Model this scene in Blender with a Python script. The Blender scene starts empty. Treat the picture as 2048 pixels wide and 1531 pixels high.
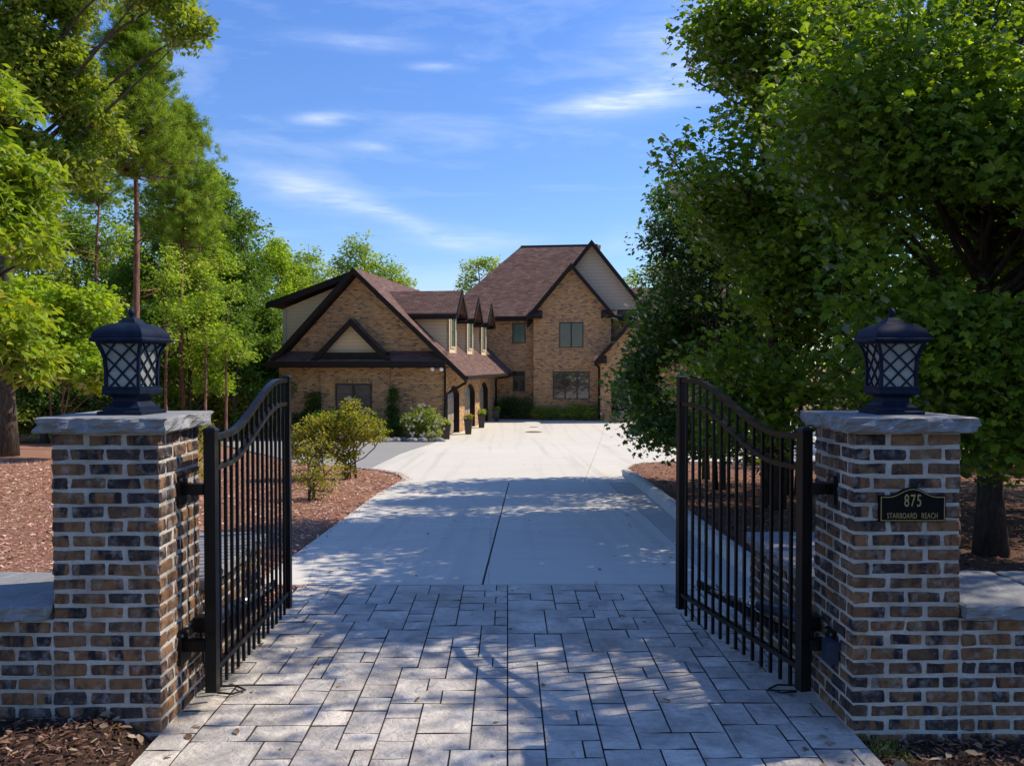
import bpy, bmesh, math, random
import numpy as np
from mathutils import Vector, Matrix
PI = math.pi
C = bpy.context.scene.collection
SC = bpy.context.scene
random.seed(7)

# ------------------------------------------------------------------ camera, world, sun
cam_d = bpy.data.cameras.new('camera')
cam = bpy.data.objects.new('camera', cam_d); C.objects.link(cam)
cam.location = (0, 0, 2.09)
cam.rotation_euler = (math.radians(90 - 1.21), 0, math.radians(-0.307))
cam_d.sensor_width = 36.0; cam_d.lens = 1680 / 2048 * 36.0
cam_d.clip_start = 0.05; cam_d.clip_end = 2000
SC.camera = cam

SUN_AZ, SUN_EL = math.radians(73), math.radians(46.5)
S = Vector((math.sin(SUN_AZ) * math.cos(SUN_EL), math.cos(SUN_AZ) * math.cos(SUN_EL), math.sin(SUN_EL)))
ld = bpy.data.lights.new('sun', 'SUN'); ld.energy = 3.05; ld.angle = math.radians(0.5); ld.color = (1.0, 0.90, 0.74)
sun = bpy.data.objects.new('sun', ld); C.objects.link(sun)
sun.rotation_euler = (-S).to_track_quat('-Z', 'Y').to_euler()

SC.view_settings.view_transform = 'Standard'; SC.view_settings.look = 'None'
SC.view_settings.gamma = 1.0; SC.view_settings.use_curve_mapping = False
SC.view_settings.exposure = 0.93
SC.cycles.use_denoising = True
SC.cycles.max_bounces = 8; SC.cycles.diffuse_bounces = 4; SC.cycles.transmission_bounces = 6
SC.cycles.transparent_max_bounces = 8

class NT:
    """tiny helper round a node tree"""
    def __init__(s, tree):
        s.t = tree; s.t.nodes.clear()
    def n(s, typ, **kw):
        nd = s.t.nodes.new(typ)
        for k, v in kw.items():
            setattr(nd, k, v)
        return nd
    def put(s, sock, v):
        if isinstance(v, bpy.types.NodeSocket): s.t.links.new(v, sock)
        elif v is not None: sock.default_value = v
    def m(s, op, a, b=None, c=None, clamp=False):
        nd = s.n('ShaderNodeMath', operation=op, use_clamp=clamp)
        s.put(nd.inputs[0], a)
        if b is not None: s.put(nd.inputs[1], b)
        if c is not None: s.put(nd.inputs[2], c)
        return nd.outputs[0]
    def mix(s, f, a, b, blend='MIX'):
        nd = s.n('ShaderNodeMix', data_type='RGBA', blend_type=blend)
        s.put(nd.inputs[0], f); s.put(nd.inputs[6], col(a)); s.put(nd.inputs[7], col(b))
        return nd.outputs[2]
    def noise(s, vec, scale, detail=4, rough=.55, dist=0.0, w=None):
        nd = s.n('ShaderNodeTexNoise')
        if w is not None:
            nd.noise_dimensions = '4D'; s.put(nd.inputs['W'], w)
        if vec is not None: s.put(nd.inputs['Vector'], vec)
        nd.inputs['Scale'].default_value = scale; nd.inputs['Detail'].default_value = detail
        nd.inputs['Roughness'].default_value = rough; nd.inputs['Distortion'].default_value = dist
        return nd.outputs['Fac']
    def ramp(s, f, stops, interp='LINEAR'):
        nd = s.n('ShaderNodeValToRGB'); nd.color_ramp.interpolation = interp
        el = nd.color_ramp.elements
        while len(el) < len(stops): el.new(0.5)
        for e, (p, c) in zip(el, stops):
            e.position = p; e.color = col(c)
        s.put(nd.inputs[0], f)
        return nd.outputs[0]
    def mapr(s, f, a, b, c=0.0, d=1.0):
        nd = s.n('ShaderNodeMapRange'); nd.clamp = True
        s.put(nd.inputs[0], f)
        for i, v in enumerate((a, b, c, d)): nd.inputs[i + 1].default_value = v
        return nd.outputs[0]
    def mapping(s, vec, scale=(1, 1, 1), rot=(0, 0, 0), loc=(0, 0, 0)):
        nd = s.n('ShaderNodeMapping'); s.put(nd.inputs[0], vec)
        nd.inputs[1].default_value = loc; nd.inputs[2].default_value = rot; nd.inputs[3].default_value = scale
        return nd.outputs[0]
    def bump(s, h, strength=.5, dist=.02, nrm=None):
        nd = s.n('ShaderNodeBump'); nd.inputs['Strength'].default_value = strength
        nd.inputs['Distance'].default_value = dist; s.put(nd.inputs['Height'], h)
        if nrm is not None: s.put(nd.inputs['Normal'], nrm)
        return nd.outputs[0]

def col(c):
    if isinstance(c, tuple) and len(c) == 3: return (c[0], c[1], c[2], 1.0)
    return c

world = bpy.data.worlds.new('World'); SC.world = world; world.use_nodes = True
w = NT(world.node_tree)
sky = w.n('ShaderNodeTexSky', sky_type='NISHITA'); sky.sun_disc = False
sky.sun_elevation = SUN_EL; sky.sun_rotation = SUN_AZ
sky.altitude = 200; sky.air_density = 1.0; sky.dust_density = 0.1; sky.ozone_density = 2.0
tc = w.n('ShaderNodeTexCoord').outputs['Generated']
sep = w.n('ShaderNodeSeparateXYZ'); w.put(sep.inputs[0], tc)
dx, dy, dz = sep.outputs
ysafe = w.m('MAXIMUM', dy, 0.08)
U = w.m('DIVIDE', dx, ysafe); V = w.m('DIVIDE', dz, ysafe)
warp = w.noise(w.mapping(tc, (2.0, 2.0, 5.0)), 2.2, 3, .5)
warp2 = w.noise(w.mapping(tc, (1.5, 1.5, 9.0), loc=(3, 1, 2)), 6.0, 4, .6)
fib = w.noise(w.mapping(tc, (3.0, 3.0, 26.0), rot=(0, .18, 0)), 7.0, 5, .65, .6)
def wisp(cu, cv, wu, wv, ang, amp, wrp=.06):
    ca, sa = math.cos(ang), math.sin(ang)
    u = w.m('SUBTRACT', U, cu)
    v = w.m('ADD', w.m('SUBTRACT', V, cv), w.m('MULTIPLY', w.m('SUBTRACT', warp, .5), wrp))
    a = w.m('ADD', w.m('MULTIPLY', u, ca / wu), w.m('MULTIPLY', v, sa / wu))
    b = w.m('ADD', w.m('MULTIPLY', u, -sa / wv), w.m('MULTIPLY', v, ca / wv))
    r = w.m('ADD', w.m('MULTIPLY', a, a), w.m('MULTIPLY', b, b))
    return w.m('MULTIPLY', w.m('EXPONENT', w.m('MULTIPLY', r, -1.0)), amp)
def uv(px, py): return (px - 1015) / 1680, (730 - py) / 1680
ws = [(650, 236, 52, 12, .05, .40), (740, 291, 36, 8, -.12, .26), (876, 139, 45, 9, -.04, .32),
      (1215, 212, 95, 16, .12, .40), (1330, 180, 150, 34, .35, .26), (760, 430, 170, 17, -.36, .27),
      (930, 478, 120, 20, -.02, .26), (600, 380, 150, 30, -.3, .22), (720, 85, 120, 16, -.05, .16),
      (1350, 90, 130, 70, .1, .2)]
cl = None
for (px, py, wx, wy, an, am) in ws:
    cu, cv = uv(px, py)
    q = wisp(cu, cv, wx / 1680, wy / 1680, an, am, .03)
    cl = q if cl is None else w.m('ADD', cl, q)
front = w.mapr(dy, .1, .3)
cl = w.m('MULTIPLY', w.m('MULTIPLY', cl, front), w.mapr(w.m('ADD', w.m('MULTIPLY', warp2, .6), w.m('MULTIPLY', fib, .4)), .36, .62, .25, 1.35))
cir = w.mapr(w.noise(w.mapping(tc, (1.2, 1.2, 6.5), rot=(0, .25, 0)), 2.6, 6, .6, .4), .5, .85, 0, .34)
cl = w.m('MINIMUM', w.m('ADD', cl, cir), .85)
hs = w.n('ShaderNodeHueSaturation'); hs.inputs['Saturation'].default_value = 1.2; hs.inputs['Value'].default_value = 1.0
hs.inputs['Hue'].default_value = 0.512
w.put(hs.inputs['Color'], sky.outputs[0])
cloudy = w.mix(cl, w.mix(1.0, hs.outputs[0], (.78, .88, .98), 'MULTIPLY'), (6.0, 6.4, 7.2))
lowdim = w.mapr(dz, 0.0, .38, .70, 1.0)
vm = w.n('ShaderNodeVectorMath', operation='SCALE'); w.put(vm.inputs[0], cloudy); w.put(vm.inputs['Scale'], lowdim)
bg = w.n('ShaderNodeBackground'); w.put(bg.inputs[0], vm.outputs[0]); bg.inputs[1].default_value = 0.112
wo = w.n('ShaderNodeOutputWorld'); w.put(wo.inputs[0], bg.outputs[0])

# ------------------------------------------------------------------ materials
def mat(name, base=(.5, .5, .5), rough=.8, fn=None, metallic=0.0, spec=None):
    m = bpy.data.materials.new(name); m.use_nodes = True
    t = NT(m.node_tree)
    p = t.n('ShaderNodeBsdfPrincipled'); o = t.n('ShaderNodeOutputMaterial')
    t.put(o.inputs[0], p.outputs[0])
    p.inputs['Base Color'].default_value = col(base); p.inputs['Roughness'].default_value = rough
    p.inputs['Metallic'].default_value = metallic
    if spec is not None: p.inputs['Specular IOR Level'].default_value = spec
    if fn: fn(t, p)
    return m
def objco(t): return t.n('ShaderNodeTexCoord').outputs['Object']
def geoco(t): return t.n('ShaderNodeNewGeometry').outputs['Position']
def orand(t): return t.n('ShaderNodeObjectInfo').outputs['Random']

def f_brick(t, p):
    r = orand(t); co = objco(t)
    ww = t.m('MULTIPLY', r, 60.0)
    base = t.ramp(r, [(0, (.145, .072, .037)), (.18, (.235, .112, .05)), (.33, (.165, .10, .06)), (.5, (.26, .13, .056)),
                      (.62, (.115, .066, .04)), (.78, (.20, .10, .048)), (.9, (.065, .045, .036)), (1, (.03, .03, .04))])
    n1 = t.noise(t.mapping(co, (1.0, 1.0, .35)), 11, 3, .5, w=ww)
    burn = t.mapr(n1, .48, .57)
    gate = t.mapr(t.m('FRACT', t.m('MULTIPLY', r, 7.3)), .05, .3)
    c = t.mix(t.m('MULTIPLY', burn, gate), base, (.016, .017, .024))
    n2 = t.noise(co, 38, 5, .65, w=ww)
    c = t.mix(t.mapr(n2, .45, .75, 0, .45), c, (.27, .15, .075))
    c = t.mix(t.mapr(t.noise(co, 24, 4, .6, w=t.m('ADD', ww, 3.0)), .5, .62, 0, .55), c, (.035, .028, .028))
    n3 = t.noise(co, 17, 4, .6, w=t.m('ADD', ww, 9.0))
    c = t.mix(t.mapr(n3, .52, .72, 0, .6), c, (.36, .33, .31))
    t.put(p.inputs['Base Color'], c)
    h = t.m('ADD', t.noise(co, 55, 5, .7, w=ww), t.m('MULTIPLY', n1, .8))
    t.put(p.inputs['Normal'], t.bump(h, .7, .006))
M = {}
M['brick'] = mat('brick_clay', rough=.9, fn=f_brick, spec=.25)
def f_mortar(t, p):
    co = geoco(t); n = t.noise(co, 45, 5, .7); n2 = t.noise(co, 5, 3)
    c = t.mix(n, (.42, .39, .34), (.68, .645, .58)); c = t.mix(t.mapr(n2, .42, .7, 0, .6), c, (.25, .21, .16))
    t.put(p.inputs['Base Color'], c); t.put(p.inputs['Normal'], t.bump(t.m('ADD', n, t.m('MULTIPLY', t.noise(co, 14, 4, .6), 1.5)), 1.0, .015))
M['mortar'] = mat('mortar', rough=.95, fn=f_mortar, spec=.2)
def f_stone(t, p):
    co = geoco(t); n = t.noise(t.mapping(co, (1, 1, 2.5)), 7, 6, .6, .6); n2 = t.noise(co, 30, 5, .7)
    c = t.mix(n, (.14, .145, .155), (.29, .285, .28)); c = t.mix(t.mapr(n2, .55, .75, 0, .4), c, (.36, .355, .34))
    n3 = t.noise(co, 3, 4, .6)
    c = t.mix(t.mapr(n3, .56, .72, 0, .5), c, (.17, .16, .11))
    wv = t.n('ShaderNodeTexWave'); t.put(wv.inputs['Vector'], t.mapping(co, (1, 1, 1), rot=(0, 0, .6)))
    wv.inputs['Scale'].default_value = 3.0; wv.inputs['Distortion'].default_value = 14; wv.inputs['Detail'].default_value = 4
    c = t.mix(t.mapr(wv.outputs['Fac'], .9, 1.0, 0, .3), c, (.38, .385, .385))
    t.put(p.inputs['Base Color'], c); t.put(p.inputs['Normal'], t.bump(t.m('ADD', n, t.m('MULTIPLY', n2, .4)), .6, .015))
M['stone'] = mat('limestone_cap', rough=.75, fn=f_stone, spec=.35)
def f_paver(t, p):
    co = geoco(t); r = orand(t)
    n = t.noise(co, 3.2, 6, .62, .8, w=t.m('MULTIPLY', r, 30)); n2 = t.noise(co, 26, 5, .7)
    c = t.mix(t.mapr(n, .33, .66), (.28, .255, .23), (.74, .67, .565))
    c = t.mix(t.mapr(r, 0, 1, 0, .35), c, (.42, .37, .34))
    c = t.mix(t.mapr(n2, .5, .72, 0, .45), c, (.20, .20, .215))
    st = t.noise(co, .9, 4, .6); c = t.mix(t.mapr(st, .52, .7, 0, .55), c, (.28, .22, .155))
    t.put(p.inputs['Base Color'], c)
    v = t.n('ShaderNodeTexVoronoi', feature='DISTANCE_TO_EDGE'); v.inputs['Scale'].default_value = 3.4
    t.put(v.inputs['Vector'], t.n('ShaderNodeVectorMath', operation='ADD').outputs[0])
    va = v.inputs['Vector'].links[0].from_node; t.put(va.inputs[0], co)
    nn = t.n('ShaderNodeTexNoise'); nn.inputs['Scale'].default_value = 4; t.put(nn.inputs['Vector'], co); t.put(va.inputs[1], nn.outputs['Color'])
    ridge = t.mapr(v.outputs['Distance'], 0, .05, 0, 1)
    n5 = t.noise(t.mapping(co, (1, 1.6, 1)), 7, 3, .5, 1.2, w=t.m('MULTIPLY', r, 30))
    h = t.m('ADD', t.m('ADD', t.m('MULTIPLY', n5, .9), t.m('MULTIPLY', ridge, .07)), t.m('ADD', t.m('MULTIPLY', n, 1.2), t.m('MULTIPLY', n2, .3)))
    t.put(p.inputs['Normal'], t.bump(h, .85, .03)); p.inputs['Roughness'].default_value = .62
M['paver'] = mat('stamped_stone', rough=.6, fn=f_paver, spec=.35)
def f_joint(t, p):
    co = geoco(t); n = t.noise(co, 20, 4); t.put(p.inputs['Base Color'], t.mix(n, (.02, .016, .014), (.07, .048, .033)))
M['joint'] = mat('joint_dirt', rough=.95, fn=f_joint)
def f_conc(t, p):
    co = geoco(t); r = orand(t)
    n = t.noise(co, .8, 6, .6); n2 = t.noise(co, 60, 4, .7); n3 = t.noise(t.mapping(co, (.4, 3, 1)), 2.2, 5, .6)
    c = t.mix(n, (.61, .565, .48), (.72, .67, .575)); c = t.mix(t.mapr(n3, .5, .75, 0, .3), c, (.38, .36, .33))
    c = t.mix(t.m('MULTIPLY', n2, .25), c, (.35, .34, .32)); c = t.mix(t.m('MULTIPLY', r, .12), c, (.42, .41, .39))
    tyre = t.noise(t.mapping(co, (2.6, .06, 1), loc=(.4, 0, 0)), 1.0, 4, .6); c = t.mix(t.mapr(tyre, .52, .7, 0, .32), c, (.33, .31, .27))
    vn = t.n('ShaderNodeTexVoronoi', feature='DISTANCE_TO_EDGE'); vn.inputs['Scale'].default_value = .33; t.put(vn.inputs['Vector'], t.mapping(co, (1, .8, 1))); c = t.mix(t.mapr(t.m('ADD', vn.outputs['Distance'], t.m('MULTIPLY', t.noise(co, 6, 4), .012)), .0068, .0085, .35, 0), c, (.2, .18, .15))
    sp = t.noise(co, 7, 3, .7); c = t.mix(t.mapr(sp, .68, .75, 0, .35), c, (.3, .27, .22))
    t.put(p.inputs['Base Color'], c); t.put(p.inputs['Normal'], t.bump(n2, .25, .004))
M['concrete'] = mat('concrete', rough=.85, fn=f_conc, spec=.3)
def f_conc2(t, p):
    co = geoco(t); n = t.noise(co, 1.1, 6, .6); n2 = t.noise(co, 70, 4, .7)
    c = t.mix(n, (.25, .24, .23), (.34, .33, .31)); c = t.mix(t.m('MULTIPLY', n2, .3), c, (.2, .2, .19))
    t.put(p.inputs['Base Color'], c); t.put(p.inputs['Normal'], t.bump(n2, .3, .004))
M['concrete_side'] = mat('weathered_concrete', rough=.9, fn=f_conc2, spec=.3)
def f_kerb(t, p):
    co = geoco(t); n = t.noise(co, 2.4, 6, .65); n2 = t.noise(co, 40, 4, .7)
    c = t.mix(n, (.36, .34, .29), (.52, .50, .46)); c = t.mix(t.mapr(t.noise(co, 5, 5, .7), .55, .75, 0, .6), c, (.13, .12, .10))
    t.put(p.inputs['Base Color'], c); t.put(p.inputs['Normal'], t.bump(n2, .4, .005))
M['kerb'] = mat('kerb_concrete', rough=.9, fn=f_kerb)
def f_ground(t, p):
    co = geoco(t)
    n = t.noise(co, 1.0, 5, .6); n2 = t.noise(t.mapping(co, (1, 2.2, 1)), 34, 5, .75, .6); n3 = t.noise(co, 110, 3, .7)
    c = t.ramp(n2, [(.25, (.09, .04, .026)), (.45, (.33, .155, .10)), (.6, (.50, .26, .175)), (.8, (.68, .43, .32))])
    c = t.mix(t.mapr(n, .45, .7, 0, .5), c, (.50, .32, .20)); c = t.mix(t.m('MULTIPLY', n3, .3), c, (.12, .06, .035))
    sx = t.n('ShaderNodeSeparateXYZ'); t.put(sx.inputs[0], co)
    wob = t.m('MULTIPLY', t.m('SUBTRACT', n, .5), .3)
    zf = t.mapr(t.m('ADD', sx.outputs[1], wob), 4.85, 4.7); c = t.mix(t.m('MULTIPLY', zf, .88), c, (.035, .026, .02))  # dark soil before the pillars, its shade mixed into the colour as well
    zr_ = t.m('MULTIPLY', t.mapr(t.m('ADD', sx.outputs[0], wob), 2.2, 2.5), t.mapr(t.m('ADD', sx.outputs[1], t.m('MULTIPLY', wob, 6)), 16.5, 15.0)); c = t.mix(t.m('MULTIPLY', zr_, .6), c, (.05, .03, .024))  # right bed: dark mulch, with the shade lying over it painted in
    t.put(p.inputs['Base Color'], c); t.put(p.inputs['Normal'], t.bump(t.m('ADD', n2, n3), .9, .03))
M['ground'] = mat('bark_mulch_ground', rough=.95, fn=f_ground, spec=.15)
def f_chip(t, p):
    a = t.n('ShaderNodeAttribute', attribute_name='rnd').outputs['Fac']
    t.put(p.inputs['Base Color'], t.ramp(a, [(0, (.10, .04, .026)), (.3, (.32, .14, .09)), (.6, (.52, .27, .19)), (.85, (.66, .42, .32)), (1, (.74, .58, .44))]))
M['chip'] = mat('bark_chip', rough=.9, fn=f_chip, spec=.2)
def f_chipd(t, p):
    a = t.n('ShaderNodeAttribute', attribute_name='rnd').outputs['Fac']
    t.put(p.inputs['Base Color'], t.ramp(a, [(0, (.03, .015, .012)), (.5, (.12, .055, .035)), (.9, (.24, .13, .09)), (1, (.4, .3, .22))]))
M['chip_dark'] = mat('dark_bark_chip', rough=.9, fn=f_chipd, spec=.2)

def f_iron(t, p):
    co = geoco(t); n = t.noise(co, 200, 2); t.put(p.inputs['Normal'], t.bump(n, .12, .001))
    t.put(p.inputs['Roughness'], t.mapr(t.noise(co, 9, 4), .3, .7, .28, .5))
M['iron'] = mat('black_painted_metal', (.0035, .0028, .0028), .35, f_iron, spec=.3)
def f_lantern(t, p):
    co = geoco(t); n = t.noise(co, 260, 3); t.put(p.inputs['Normal'], t.bump(n, .25, .001))
    t.put(p.inputs['Base Color'], t.mix(t.mapr(t.noise(co, 14, 5), .4, .75), (.004, .008, .022), (.010, .02, .046)))
M['lantern'] = mat('midnight_blue_cast_metal', (.012, .02, .05), .6, f_lantern, spec=.15)
def f_milk(t, p):
    co = geoco(t); n = t.noise(co, 12, 4); t.put(p.inputs['Base Color'], t.mix(n, (.19, .205, .19), (.30, .31, .28)))
M['milk'] = mat('frosted_glass', (.6, .6, .55), .35, f_milk)
M['steel'] = mat('galvanised_steel', (.45, .46, .47), .35, None, metallic=.9)
M['blue_box'] = mat('blue_black_plastic', (.02, .03, .06), .45)
M['bronze'] = mat('black_plaque_face', (.003, .0025, .0025), .6, spec=.15)
M['gold'] = mat('antique_gold', (.36, .28, .13), .4, metallic=.55)

def uvn(t):
    return t.n('ShaderNodeUVMap').outputs[0]
def brick_tex(t, vec, bw, bh, mort, smooth=.1, off=.5):
    b = t.n('ShaderNodeTexBrick'); t.put(b.inputs['Vector'], vec)
    b.offset = off; b.squash = 1.0
    b.inputs['Color1'].default_value = (0, 0, 0, 1); b.inputs['Color2'].default_value = (1, 1, 1, 1); b.inputs['Mortar'].default_value = (.5, .5, .5, 1)
    b.inputs['Scale'].default_value = 1.0; b.inputs['Mortar Size'].default_value = mort; b.inputs['Mortar Smooth'].default_value = smooth
    b.inputs['Brick Width'].default_value = bw; b.inputs['Row Height'].default_value = bh
    b.inputs['Bias'].default_value = 0
    return b.outputs['Color'], b.outputs['Fac']
def f_hbrick(t, p):
    v = uvn(t)
    jit = t.n('ShaderNodeVectorMath', operation='ADD'); nn = t.n('ShaderNodeTexNoise'); nn.inputs['Scale'].default_value = 9
    t.put(nn.inputs['Vector'], v); sc = t.n('ShaderNodeVectorMath', operation='SCALE'); t.put(sc.inputs[0], nn.outputs['Color']); sc.inputs['Scale'].default_value = .012
    t.put(jit.inputs[0], v); t.put(jit.inputs[1], sc.outputs[0])
    c0, fac = brick_tex(t, jit.outputs[0], .203, .0813, .008, .2)
    base = t.ramp(c0, [(0, (.13, .085, .055)), (.08, (.22, .13, .07)), (.2, (.36, .18, .075)), (.4, (.48, .235, .085)), (.6, (.54, .27, .10)),
                       (.75, (.40, .20, .09)), (.88, (.56, .31, .13)), (1, (.30, .18, .11))], 'CONSTANT')
    n = t.noise(v, 26, 4, .65); base = t.mix(t.mapr(n, .54, .7, 0, .5), base, (.07, .055, .045))
    n2 = t.noise(v, 1.1, 4); base = t.mix(t.mapr(n2, .4, .7, 0, .25), base, (.40, .26, .15))
    c = t.mix(fac, base, (.50, .40, .27))
    t.put(p.inputs['Base Color'], c)
    t.put(p.inputs['Normal'], t.bump(t.m('SUBTRACT', t.m('MULTIPLY', n, .3), fac), .6, .012))
M['hbrick'] = mat('house_brick_wall', rough=.9, fn=f_hbrick, spec=.2)
def f_roof(t, p):
    v = uvn(t); c0, fac = brick_tex(t, v, .30, .145, .006, .1)
    base = t.ramp(c0, [(0, (.10, .055, .044)), (.35, (.155, .085, .066)), (.65, (.20, .115, .088)), (.85, (.13, .072, .06)), (1, (.26, .16, .125))])
    n = t.noise(v, 1.3, 4); base = t.mix(t.mapr(n, .4, .7, 0, .35), base, (.19, .125, .11))
    n2 = t.noise(v, 120, 2); base = t.mix(t.m('MULTIPLY', n2, .35), base, (.06, .04, .04))
    c = t.mix(fac, base, (.03, .018, .018))
    sp = t.n('ShaderNodeSeparateXYZ'); t.put(sp.inputs[0], v)
    saw = t.m('FRACT', t.m('DIVIDE', sp.outputs[1], .145))
    t.put(p.inputs['Base Color'], c)
    t.put(p.inputs['Normal'], t.bump(t.m('SUBTRACT', t.m('SUBTRACT', 1.0, saw), fac), .7, .012))
M['roof'] = mat('brown_asphalt_shingle', rough=.92, fn=f_roof, spec=.2)
def mk_siding(nm, a, b, row, bw=30.0, mort=.004):
    def f(t, p):
        v = uvn(t); c0, fac = brick_tex(t, v, bw, row, mort, .1)
        n = t.noise(v, 3, 4); base = t.mix(t.m('MULTIPLY', n, .6), a, b); base = t.mix(t.m('MULTIPLY', c0, .25), base, b)
        t.put(p.inputs['Base Color'], t.mix(fac, base, tuple(x * .35 for x in a)))
        sp = t.n('ShaderNodeSeparateXYZ'); t.put(sp.inputs[0], v)
        saw = t.m('FRACT', t.m('DIVIDE', sp.outputs[1], row))
        t.put(p.inputs['Normal'], t.bump(t.m('SUBTRACT', 1.0, saw), .8, .02))
    return mat(nm, rough=.75, fn=f)
M['siding'] = mk_siding('tan_lap_siding', (.68, .50, .29), (.60, .44, .255), .16)
M['shake'] = mk_siding('grey_shingle_siding', (.60, .47, .345), (.49, .38, .28), .20, .16, .006)
def f_trim(t, p):
    n = t.noise(geoco(t), 3, 4); t.put(p.inputs['Base Color'], t.mix(n, (.010, .007, .006), (.022, .015, .012)))
M['trim'] = mat('dark_brown_trim', (.03, .022, .02), .6, f_trim, spec=.2)
M['tan_trim'] = mat('tan_trim_board', (.47, .38, .26), .7)
M['frame'] = mat('bronze_window_frame', (.018, .014, .013), .45)
M['green_frame'] = mat('dark_green_window_frame', (.03, .05, .035), .5)
def f_glass(t, p):
    n = t.noise(geoco(t), 1.2, 3)
    t.put(p.inputs['Base Color'], t.mix(n, (.015, .02, .02), (.05, .06, .055)))
    t.put(p.inputs['Normal'], t.bump(t.noise(geoco(t), 1.6, 2), .12, .05))
M['glass'] = mat('dark_reflecting_glass', rough=.05, fn=f_glass, spec=1.0)
M['glass_green'] = mat('green_tinted_glass', (.07, .13, .10), .12, spec=.9)
M['blind'] = mat('pale_window_blind', (.085, .095, .088), .35)
M['door'] = mat('taupe_garage_door', (.31, .24, .185), .6)
M['door_lite'] = mat('garage_door_glass', (.25, .32, .35), .15, spec=.9)
M['black'] = mat('matt_black', (.008, .008, .008), .8)
M['pot'] = mat('dark_glazed_planter', (.02, .018, .018), .4)
M['white'] = mat('white_lamp_housing', (.78, .76, .72), .4)
M['flower_y'] = mat('yellow_petals', (.62, .47, .06), .7)
M['flower_p'] = mat('pink_petals', (.62, .36, .50), .7)
M['flower_w'] = mat('pale_petals', (.62, .50, .38), .7)
M['rust'] = mat('rusty_drain_cover', (.16, .10, .06), .8)

def mk_leaf(nm, stops, trans=.45, gloss=.35, tsat=1.5, gl=.3):
    m = bpy.data.materials.new(nm); m.use_nodes = True; t = NT(m.node_tree)
    a = t.n('ShaderNodeAttribute', attribute_name='rnd').outputs['Fac']
    c = t.ramp(a, stops)
    d = t.n('ShaderNodeBsdfDiffuse'); t.put(d.inputs[0], c)
    tr = t.n('ShaderNodeBsdfTranslucent'); tcol = t.mix(1.0, c, (1.3 * tsat, 1.3 * tsat, .3 * tsat), 'MULTIPLY'); t.put(tr.inputs[0], tcol)
    mx = t.n('ShaderNodeMixShader'); mx.inputs[0].default_value = trans
    t.put(mx.inputs[1], d.outputs[0]); t.put(mx.inputs[2], tr.outputs[0])
    g = t.n('ShaderNodeBsdfGlossy'); g.inputs['Roughness'].default_value = gloss; g.inputs[0].default_value = (.8, .85, .8, 1)
    fr = t.n('ShaderNodeFresnel'); fr.inputs[0].default_value = 1.38
    m2 = t.n('ShaderNodeMixShader'); t.put(m2.inputs[0], t.m('MULTIPLY', fr.outputs[0], gl)); t.put(m2.inputs[1], mx.outputs[0]); t.put(m2.inputs[2], g.outputs[0])
    o = t.n('ShaderNodeOutputMaterial'); t.put(o.inputs[0], m2.outputs[0])
    return m
M['lf_maple'] = mk_leaf('maple_leaf', [(0, (.06, .115, .014)), (.5, (.14, .21, .022)), (.85, (.25, .33, .03)), (1, (.36, .42, .04))], .52, .4, 1.55)
M['lf_dark'] = mk_leaf('dark_leaf', [(0, (0.035, 0.066, 0.014)), (.5, (0.054, 0.114, 0.024)), (.9, (0.096, 0.168, 0.030)), (1, (0.192, 0.168, 0.036))], .45, .4, 1.6)
M['lf_yellow'] = mk_leaf('yellow_green_leaf', [(0, (.13, .21, .02)), (.4, (.22, .31, .028)), (.8, (.32, .38, .035)), (1, (.42, .32, .06))], .45, .4)
M['lf_oak'] = mk_leaf('oak_leaf', [(0, (.10, .15, .025)), (.45, (.20, .26, .04)), (.8, (.31, .36, .06)), (1, (.42, .34, .11))], .45, .35)
M['lf_wood'] = mk_leaf('woodland_leaf', [(0, (.11, .18, .02)), (.4, (.22, .32, .034)), (.75, (.34, .43, .045)), (1, (.46, .48, .07))], .45, .45)
M['lf_wood_dark'] = mk_leaf('deep_green_woodland_leaf', [(0, (.05, .10, .018)), (.45, (.10, .18, .028)), (.8, (.17, .26, .036)), (1, (.26, .30, .05))], .42, .4)
M['lf_pine'] = mk_leaf('pine_needle', [(0, (.08, .155, .02)), (.5, (.18, .27, .03)), (1, (.34, .41, .045))], .35, .7, 1.5, .08)
M['lf_shrub'] = mk_leaf('olive_shrub_leaf', [(0, (.10, .12, .015)), (.45, (.24, .24, .025)), (.8, (.38, .34, .045)), (1, (.40, .22, .07))], .45, .4)
M['lf_bright'] = mk_leaf('bright_shrub_leaf', [(0, (.12, .20, .016)), (.5, (.26, .37, .03)), (1, (.42, .48, .04))], .48, .4)
M['lf_hedge'] = mk_leaf('hedge_leaf', [(0, (0.030, 0.060, 0.014)), (.6, (0.060, 0.120, 0.022)), (1, (0.144, 0.192, 0.036))], .35, .4)
M['lf_dry'] = mk_leaf('dry_fallen_leaf', [(0, (.16, .09, .05)), (.5, (.30, .20, .12)), (1, (.52, .44, .34))], .2)
def f_bark(t, p):
    co = geoco(t); n = t.noise(t.mapping(co, (1, 1, .22)), 16, 6, .7, .4); n2 = t.noise(co, 2, 3)
    c = t.ramp(n, [(.3, (.03, .024, .02)), (.55, (.115, .09, .07)), (.8, (.22, .18, .15))])
    t.put(p.inputs['Base Color'], c); t.put(p.inputs['Normal'], t.bump(n, 1.0, .03))
M['bark'] = mat('grey_brown_bark', rough=.95, fn=f_bark, spec=.15)
def f_barkp(t, p):
    co = geoco(t); n = t.noise(t.mapping(co, (1, 1, .3)), 11, 6, .7, .5)
    c = t.ramp(n, [(.3, (.06, .03, .022)), (.5, (.20, .10, .07)), (.75, (.34, .20, .15))])
    t.put(p.inputs['Base Color'], c); t.put(p.inputs['Normal'], t.bump(n, 1.0, .03))
M['bark_pine'] = mat('red_brown_pine_bark', rough=.95, fn=f_barkp, spec=.15)
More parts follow.
